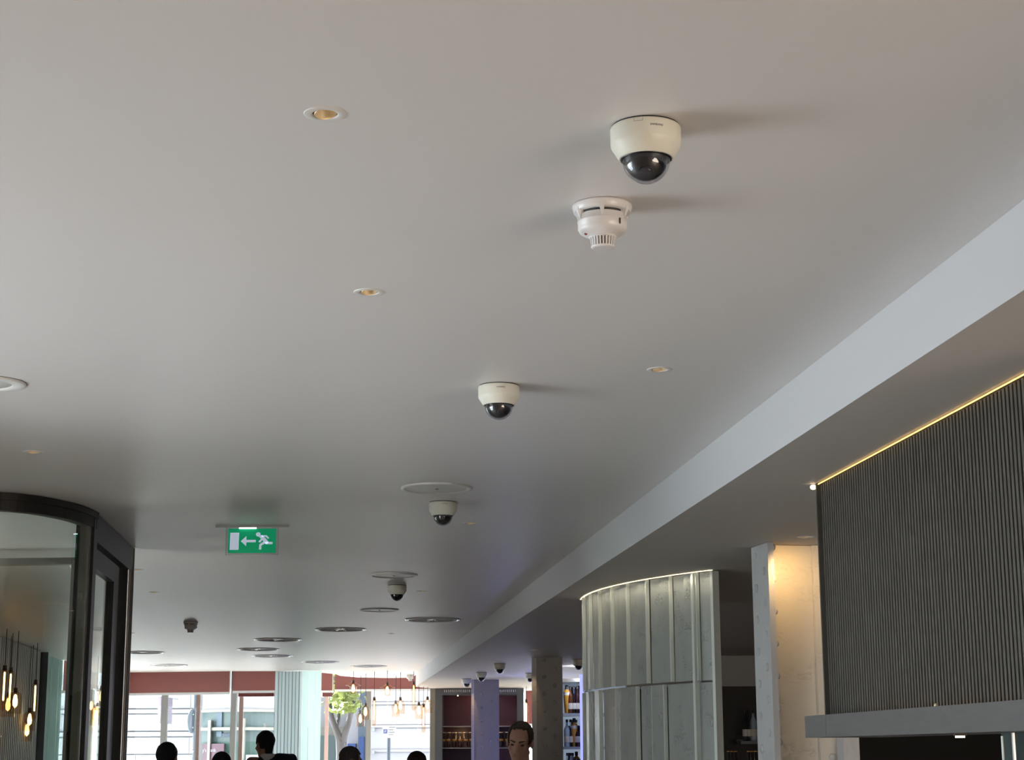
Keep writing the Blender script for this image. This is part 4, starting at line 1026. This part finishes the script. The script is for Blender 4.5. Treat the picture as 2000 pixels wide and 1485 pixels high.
def person(label, x, y, top, face, hairm, hair, cloth, voxel, tilt=0.0, yaw=0.0, roll=0.0, collar=True, female=False, lift=0.0, hx=0.0, lean=0.0, suit=True):
    """standing figure, feet on the floor, crown at z=top, facing angle face (0 = +Y)"""
    r = empty('person', (x, y, 0), face); tag(r, label, 'person')
    k = top / 1.78; sw_ = (.185 if not female else .165) * k
    hc = Vector((hx, .015, top - .118))
    HR = Matrix.Translation(hc) @ Matrix.Rotation(yaw, 4, 'Z') @ Matrix.Rotation(-tilt, 4, 'X') @ Matrix.Rotation(roll, 4, 'Y')
    def H(v): return HR @ Vector(v)
    def hmb(mb): mb.v = [HR @ v for v in mb.v]; return mb
    hd = MB()
    hd.ball((0, -.018, .032), (.074, .094, .086), 24, 16); hd.ball((0, .018, -.035), (.062, .070, .078), 20, 14)
    hd.ball((0, .045, -.088), (.034, .034, .026), 14, 10)
    for s_ in (-1, 1):
        hd.capsule((s_ * .048, .0, -.06), .020, (s_ * .022, .055, -.092), .018, 10)
        hd.ball((s_ * .042, .056, -.022), (.022, .022, .022), 12, 8)
        hd.capsule((s_ * .045, .066, .026), .011, (s_ * .014, .080, .022), .012, 10)
        hd.ball((s_ * .078, -.012, -.008), (.010, .020, .032), 12, 8)
        hd.ball((s_ * .012, .088, -.036), (.009, .010, .008), 8, 6)
    hd.capsule((0, .078, .016), .010, (0, .098, -.030), .0135, 10)
    hd.capsule((-.018, .076, -.058), .008, (.018, .076, -.058), .008, 8); hd.capsule((-.014, .074, -.068), .008, (.014, .074, -.068), .008, 8)
    hmb(hd)
    hd.capsule(H((0, -.025, -.06)), .054, (hx * .4, -.03, top - .285 * k), .060, 16)
    # body under the clothes, arms and hands
    sh = top - .315 * k + lift; hip = .93 * k; 
    hd.capsule((0, -.015, sh - .06), .10, (0, 0, hip), .12)
    for s_ in (-1, 1):
        shp = Vector((s_ * sw_, -.01, sh)); el = Vector((s_ * (sw_ + .06), -.02, sh - .29 * k)); wr = Vector((s_ * (sw_ + .05), .08, sh - .53 * k))
        hd.capsule((0, -.01, sh - .02), .06, shp, .05); hd.capsule(shp, .047, el, .038); hd.capsule(el, .037, wr, .025)
        pm = wr + Vector((-s_ * .005, .03, -.075)); hd.capsule(wr, .024, pm, .030)
        for q in range(4):
            b0 = pm + Vector((0, .027 - q * .018, -.01)); L_ = (.052, .06, .056, .044)[q]
            mid = b0 + Vector((-s_ * .004, .006, -L_ * .6)); hd.capsule(b0, .009, mid, .0085, 8); hd.capsule(mid, .0085, mid + Vector((-s_ * .016, .002, -L_ * .5)), .0075, 8)
        th = wr + Vector((-s_ * .012, .04, -.035)); hd.capsule(th, .011, th + Vector((-s_ * .008, .035, -.035)), .0095, 8); hd.capsule(th + Vector((-s_ * .008, .035, -.035)), .0095, th + Vector((-s_ * .012, .045, -.062)), .008, 8)
        lg = s_ * .09 * k; hd.capsule((lg, 0, hip - .03), .075, (lg * 1.05, .01, .5 * k), .052); hd.capsule((lg * 1.05, .01, .5 * k), .05, (lg * 1.1, -.01, .09), .035); hd.capsule((lg * 1.1, -.01, .05), .035, (lg * 1.2, .14, .035), .03)
    remeshed(hd, 'body', M['skin'], r, voxel)
    # clothing
    ja = MB()
    ja.capsule((0, -.02, sh - .10), .128 if not female else .115, (0, 0, hip + .02), .135)
    ja.ball((0, -.02, sh - .13), (.19 * k if not female else .165 * k, .13, .20), 20, 12)
    for s_ in (-1, 1):
        shp = Vector((s_ * sw_, -.01, sh - .012)); el = Vector((s_ * (sw_ + .06), -.02, sh - .29 * k)); wr = Vector((s_ * (sw_ + .052), .07, sh - .50 * k))
        ja.capsule((s_ * .055, -.03, sh + .028), .045, shp, .058); ja.capsule(shp, .060, el, .050); ja.capsule(el, .049, wr, .038)
    if lean: ja.v = [Vector((v.x, v.y, v.z + v.x * lean * max(0, (v.z - hip) / (sh - hip)))) for v in ja.v]
    remeshed(ja, 'jacket' if suit else 'top', cloth, r, max(voxel, .01))
    tr = MB(); tr.capsule((-.07, 0, hip), .105, (.07, 0, hip), .105)
    for s_ in (-1, 1):
        lg = s_ * .09 * k; tr.capsule((lg, 0, hip - .03), .092, (lg * 1.05, .01, .5 * k), .068); tr.capsule((lg * 1.05, .01, .5 * k), .066, (lg * 1.1, -.01, .12), .055)
    remeshed(tr, 'trousers', M['darkcloth'] if cloth is not M['navy'] else M['navy'], r, .014)
    for s_ in (-1, 1):
        lg = s_ * .09 * k; so_ = MB().capsule((lg * 1.1, -.02, .045), .044, (lg * 1.2, .16, .04), .038); so_.v = [Vector((v.x, v.y, max(v.z, 0.0))) for v in so_.v]
        so_.build('shoe', M['shoe'], r)
    if collar:
        nz = top - .262 * k + lift
        MB().lathe([(.066, -.045), (.067, .0), (.064, .022), (.060, .020), (.060, -.045)], 24, c=(hx * .6, -.028, nz)).build('shirt_collar', M['shirt'], r)
    # face details
    ey = MB()
    for s_ in (-1, 1): ey.ball((s_ * .031, .0715, .004), (.0125, .009, .006), 10, 8)
    hmb(ey).build('eyes', M['eye'], r)
    br = MB()
    for s_ in (-1, 1): br.capsule((s_ * .046, .0695, .030), .0045, (s_ * .016, .0875, .027), .0055, 8)
    hmb(br).build('eyebrows', hairm, r)
    lp = MB().capsule((-.020, .081, -.062), .0045, (.020, .081, -.062), .0045, 8); hmb(lp).build('lips', M['lips'], r)
    # hair
    hr = MB(); seg, rings = 40, 26; P = []; keep = {}
    cx = Vector((0, -.022, .034)); rx, ry, rz_ = .083, .103, .095
    for i in range(rings + 1):
        t = PI * i / rings
        for q in range(seg):
            a = 2 * PI * q / seg
            n_ = Vector((math.sin(t) * math.cos(a), math.sin(t) * math.sin(a), math.cos(t)))
            j = 1 + .018 * math.sin(a * 7 + i) + .012 * math.sin(a * 13 - i * 2)
            P.append(cx + Vector((n_.x * rx, n_.y * ry, n_.z * rz_)) * j)
    def on(p):
        if hair == 'receding': return (p.y < -.005 and p.z > -.055) or (p.y < .035 and p.z > .0 and abs(p.x) > .052) or (p.z > .098 and p.y < .045)
        if hair == 'long': return p.y < .03 or p.z > .065
        return (p.y < .012 and p.z > -.062) or (p.y < .045 and p.z > .0 and abs(p.x) > .05 and p.z > .01) or p.z > .072
    fs = []
    for i in range(rings):
        for q in range(seg):
            ids = (i * seg + q, i * seg + (q + 1) % seg, (i + 1) * seg + (q + 1) % seg, (i + 1) * seg + q)
            if on(sum((P[z] for z in ids), Vector()) / 4): fs.append(ids)
    inner = [cx + (p - cx) * .86 for p in P]; N = len(P)
    edges = {}
    for f in fs:
        for a, c in zip(f, f[1:] + f[:1]): edges[(a, c)] = f
    rim = [(a, c, c + N, a + N) for (a, c) in edges if (c, a) not in edges]
    hr.add(P + inner, fs + [tuple(z + N for z in reversed(f)) for f in fs] + rim, True)
    if hair == 'long':
        hr.capsule((0, -.085, .0), .062, (0, -.08, -.20), .05, 14)
    elif hair == 'short':
        hr.capsule((0, -.078, -.02), .045, (0, -.062, -.075), .038, 14)
    hmb(hr)
    me = hr.mesh('hair'); b2 = bmesh.new(); b2.from_mesh(me); bmesh.ops.remove_doubles(b2, verts=b2.verts, dist=1e-5); bmesh.ops.recalc_face_normals(b2, faces=b2.faces)
    loose = [v for v in b2.verts if not v.link_faces]; bmesh.ops.delete(b2, geom=loose, context='VERTS'); b2.to_mesh(me); b2.free()
    me.materials.append(hairm); o = bpy.data.objects.new('hair', me); link(o, r)
    return r
person('person with receding dark hair facing the room before the grey column, looking down', .040, 11.2, 1.782, PI - .12, M['hairbrown'], 'receding', M['darkcloth'], .0065, tilt=math.radians(16), yaw=-.10, roll=math.radians(-5))
person('person with black hair in navy suit and white collar, back turned by the glass screen', -2.25, 16.5, 1.803, math.radians(22), M['hairblack'], 'short', M['navy'], .009, yaw=math.radians(18), tilt=math.radians(8), lift=.045, hx=-.06, lean=.14)
person('person with thick dark hair seen from behind, nearest the lobby door', -2.785, 14.3, 1.690, math.radians(-12), M['hairblack'], 'short', M['darkcloth'], .010, collar=False, suit=False)
person('person whose black hair just shows between two others, back turned', -2.428, 14.8, 1.613, 0.1, M['hairblack'], 'long', M['darkcloth'], .010, female=True, collar=False, suit=False)
person('person with greying hair in profile facing right below the tree', -1.517, 16.5, 1.656, -math.radians(78), M['hairgrey'], 'short', M['darkcloth'], .009, tilt=math.radians(10))
person('person with cropped dark hair turned left near the parking sign', -.931, 17.0, 1.613, math.radians(52), M['hairbrown'], 'short', M['darkcloth'], .009)

# ------------------------------------------------------------------ outside: street, buildings, tree, signs
MB().box((-60, 30.2, -.3), (40, 60, -.1)).build('street_pavement', M['pavement'])['kind'] = 'structure'
MB().box((-60, -20, -.35), (-9.6, 30.2, -.1)).build('side_street_pavement', M['pavement'])['kind'] = 'structure'
def stone_front(label, x0, x1, y, joints, blocks, zt):
    r = empty('building', ((x0 + x1) / 2, y + .5, -.1)); tag(r, label, 'building', kind='thing')
    MB().box((x0, y + .06, -.1), (x1, y + 6, zt + 1.5)).build('wall_core', M['stonegap'], r, world=True)
    zz = [-.1] + joints + [zt]
    for i, (a, c) in enumerate(zip(zz[:-1], zz[1:])):
        xs = x0; j = 0
        while xs < x1 - .01:
            wd = min(blocks + (.5 * blocks if (i % 2 and j == 0) else 0), x1 - xs)
            MB().box((xs + .004, y, a + .012), (xs + wd - .004, y + .06, c - .012)).build('stone_block', M['stone'], r, world=True); xs += wd; j += 1
    return r
Y1 = 40.0
zj = lambda py, y=Y1: zb(500, py, y)
b1 = stone_front('white stone building across the street left of the dark sign pole', XW(60, Y1), XW(384, Y1), Y1, [.3, .9, zj(1473), zj(1439), zj(1428), zj(1394), zj(1384)], 2.4, zj(1355) + 3)
for (pa, pc) in ((1439, 1428), (1394, 1384)):
    MB().box((XW(60, Y1), Y1 - .10, zj(pa) + .02), (XW(384, Y1), Y1, zj(pc) - .02)).build('string_course', M['stone'], b1, world=True)
b2 = stone_front('white stone building across the street behind the parking sign', XW(724, Y1), XW(905, Y1), Y1, [.35, .95, zj(1470), zj(1466), zj(1423), zj(1418), zj(1378), zj(1373)], 2.2, zj(1355) + 3)
for pa in (1468, 1420.5, 1375.5):
    MB().box((XW(724, Y1), Y1 - .05, zj(pa) - .03), (XW(905, Y1), Y1, zj(pa) + .03)).build('string_course', M['stone'], b2, world=True)
for py in (1427, 1471):
    MB().box((XW(727, Y1 - .3), Y1 - .35, zj(py + 3)), (XW(732, Y1 - .3), Y1, zj(py - 3))).build('wall_bracket', M['grille'], b2, world=True)
# curved corner shop
Ys = 37.5
sh_ = empty('building', (XW(465, Ys), Ys + 2, -.1)); tag(sh_, 'grey green corner shop with cream bands and plum sign across the street', 'building', kind='thing')
def bowed(px0, px1, py0, py1, m, name, off=0.0, n=12, sag=.55):
    x0, x1 = XW(px0, Ys), XW(px1, Ys); pts = []
    for i in range(n + 1):
        t = i / n; X_ = XW(386, Ys); X2 = XW(540, Ys); g = (x0 + (x1 - x0) * t - X_) / (X2 - X_)
        pts.append((x0 + (x1 - x0) * t, Ys - off + sag * (2 * g - 1.0) ** 2))
    poly = pts + [(p[0], p[1] + .25 + off) for p in reversed(pts)]
    return MB().prism(poly, zb(460, py1, Ys), zb(460, py0, Ys)).build(name, m, sh_, world=True)
bowed(386, 540, 1300, 1386, M['stone'], 'upper_wall')
bowed(386, 540, 1386, 1391, M['creamstone'], 'cornice', .12)
bowed(386, 540, 1391, 1421, M['teal'], 'window_band')
bowed(386, 540, 1421, 1427, M['creamstone'], 'cream_band', .14)
bowed(386, 540, 1427, 1449, M['teal'], 'lower_band')
bowed(386, 540, 1449, 1620, M['tealdark'], 'shopfront')
bowed(422, 433, 1391, 1421, M['bluegrey'], 'dark_pier', .05)
bowed(422, 433, 1429, 1440, M['bluegrey'], 'dark_pier', .05)
bowed(434, 451, 1433, 1440, M['poleblue'], 'blue_plate', .06)
bowed(405, 411, 1407, 1485, M['creamstone'], 'pale_post', .2)
bowed(476, 480, 1404, 1485, M['creamstone'], 'pale_post', .2)
bowed(486, 506, 1475, 1500, M['palestrip'], 'pale_box', .3)
pn = bowed(391, 441, 1453, 1500, M['plum'], 'plum_sign', .16)
tm = text_mesh("y's Bank", .105, .004, 'LEFT')
place_mesh(tm, M['signink'], pn, Matrix.Translation(Vector((XW(393, Ys), Ys, zb(404, 1466, Ys))) - sh_.location) @ Matrix.Rotation(PI / 2, 4, 'X'))
for v in tm.vertices:
    g = (v.co.x + sh_.location.x - XW(386, Ys)) / (XW(540, Ys) - XW(386, Ys)); v.co.y += -.165 + .55 * (2 * g - 1) ** 2
# round street post with the black sign seen edge on
lp_ = empty('sign_post', (XW(381, 33), 33, -.1)); tag(lp_, 'dark blue street post with round sign turned edge on, before the white building', 'post')
MB().tube([(0, 0, 0), (0, 0, 4.2)], .03).build('pole', M['poleblue'], lp_)
dsc = MB().lathe([(.0001, -.012), (.22, -.012), (.225, 0), (.22, .012), (.0001, .012)], 32)
Rm = Matrix.Rotation(PI / 2, 3, 'Y'); Rm2 = Matrix.Rotation(math.radians(-9), 3, 'Z')
zc_ = zb(375, 1409, 33) + .1
dsc.v = [Rm2 @ (Rm @ v) + Vector((-.05, -.03, zc_)) for v in dsc.v]
dsc.build('round_sign', M['poleblue'], lp_)
for dz in (-.12, .12): MB().tube([(-.05, -.02, zc_ + dz), (0, 0, zc_ + dz)], .012).build('clip', M['silver'], lp_)
tm = text_mesh('S', .13, .003)
place_mesh(tm, M['signink'], lp_, Matrix.Translation(Vector((-.03, -.035, zb(378, 1467, 33) + .1))) @ Matrix.Rotation(PI / 2, 4, 'X'))
pf = empty('hanging_banner', (XW(312, 38), 38, 2.0)); tag(pf, 'pale lilac banner hanging edge on from the white building', 'banner')
MB().box((XW(309, 38), 37.9, zb(312, 1413, 38)), (XW(315, 38), 39.2, zb(312, 1361, 38))).build('cloth', M['lilac'], pf, world=True)
MB().tube([(XW(312, 38), 37.85, zb(312, 1361, 38)), (XW(312, 38), 39.95, zb(312, 1361, 38))], .02).build('arm', M['silver'], pf, world=True)
for px, y, lab in ((387, 28.2, 'slim pink stone post beside the dark sign pole'), (471, 28.2, 'slim pink stone post right of the second mullion'), (638, 31.0, 'slim pink stone post between the aqua panel and the tree')):
    r = empty('stone_post', (XW(px, y), y, -.1)); tag(r, lab, 'post', 'pink posts outside the windows')
    MB().box((-.03, -.03, .06), (.03, .03, 3.4)).build('shaft', M['pink'], r)
    MB().box((-.05, -.05, 0), (.05, .05, .06)).build('base', M['pink'], r)
# parking sign
ps = empty('parking_sign', (XW(760, 33), 33, -.1)); tag(ps, 'white parking sign with blue letter on a grey blue pole outside the bay', 'sign')
MB().tube([(0, 0, 0), (0, 0, zb(760, 1420, 33) + .1)], .033).build('pole', M['poleblue'], ps)
zp0, zp1 = zb(760, 1442, 33) + .1, zb(760, 1417, 33) + .1
pp = MB().box((XW(748, 33) - XW(760, 33), -.06, zp0), (XW(774, 33) - XW(760, 33), -.045, zp1)).build('plate', M['stone'], ps)
px_ = XW(753.5, 33) - XW(760, 33)
MB().box((px_ - .035, -.064, (zp0 + zp1) / 2 - .035), (px_ + .035, -.061, (zp0 + zp1) / 2 + .04)).build('blue_field', M['blue'], pp)
tm = text_mesh('P', .075, .001); place_mesh(tm, M['signink'], pp, Matrix.Translation(Vector((px_, -.0665, (zp0 + zp1) / 2))) @ Matrix.Rotation(PI / 2, 4, 'X'))
ln = MB()
for k in range(4): ln.box((px_ + .06, -.064, zp1 - .045 - k * .045), (px_ + .17 - .02 * (k % 2), -.061, zp1 - .035 - k * .045))
ln.build('text_lines', M['bluegrey'], pp)
# blue grey building and tree
bg_ = empty('building', (XW(700, 42), 43, -.1)); tag(bg_, 'blue grey narrow building behind the tree with a blue board', 'building', kind='thing')
MB().box((XW(700, 42), 42, -.1), (XW(722, 42), 48, 5)).build('wall', M['bluegrey'], bg_, world=True)
MB().box((XW(676, 42), 42.2, -.1), (XW(700, 42), 48, 5)).build('pale_wall', M['stone'], bg_, world=True)
MB().box((XW(680, 42), 41.9, zb(690, 1462, 42)), (XW(696, 42), 42.2, zb(690, 1453, 42))).build('blue_board', M['blue'], bg_, world=True)
MB().box((XW(702, 42), 41.95, zb(690, 1490, 42)), (XW(712, 42), 42, zb(690, 1440, 42))).build('window', M['blue'], bg_, world=True)
g2 = empty('building', (XW(640, 44), 45, -.1)); tag(g2, 'pale green shopfront far behind the tree trunk', 'building', kind='thing')
MB().box((XW(600, 44), 44, -.1), (XW(676, 44), 48, zb(640, 1437, 44))).build('shopfront', M['teal'], g2, world=True)
MB().box((XW(600, 44), 44.2, zb(640, 1437, 44)), (XW(676, 44), 48, zb(640, 1420, 44))).build('cream_fascia', M['creamstone'], g2, world=True)
MB().box((XW(600, 44), 44.4, zb(640, 1420, 44)), (XW(676, 44), 48, 5)).build('upper_wall', M['stone'], g2, world=True)
tr_ = empty('street_tree', (XW(668, 32), 32, -.1)); tag(tr_, 'forked street tree with pale bark and yellow green leaves outside the bay', 'tree')
def T(px, py, dy=0): return at(px, py, 32 + dy)
tk = MB()
tk.tube([(T(667, 1470).x, 32, -.1), T(667, 1500), T(667, 1470), T(665, 1448)], [.11, .10, .095, .085], 10)
tk.tube([T(665, 1452), T(657, 1427), T(648, 1404, .1), T(644, 1384, .1), T(647, 1362, .2), T(652, 1330, .2), T(660, 1280, .3)], [.075, .06, .055, .048, .042, .04, .03], 10)
tk.tube([T(667, 1452), T(672, 1440), T(679, 1418), T(685, 1396), T(688, 1378, -.1), T(700, 1340, -.2), T(712, 1290, -.2)], [.07, .062, .056, .05, .042, .036, .03], 10)
tk.tube([T(656, 1424), T(661, 1408, .3), T(663, 1385, .4), T(670, 1350, .5)], [.045, .04, .036, .03], 8)
tk.build('trunk', M['bark'], tr_, world=True)
lf = MB()
random.seed(3)
for i in range(900):
    u_ = random.random(); px = random.gauss(672, 16); py = random.uniform(1300, 1392); c = T(px, py, random.uniform(-.6, 1.2))
    s_ = random.uniform(.05, .10); a = Vector((random.uniform(-1, 1), random.uniform(-1, 1), random.uniform(-.6, .6))).normalized(); b_ = a.orthogonal().normalized()
    lf.add([c - a * s_, c - b_ * s_ * .5, c + a * s_, c + b_ * s_ * .5], [(0, 1, 2, 3)])
lf.build('foliage', M['leaf'], tr_, world=True, kind='stuff', fix=False)
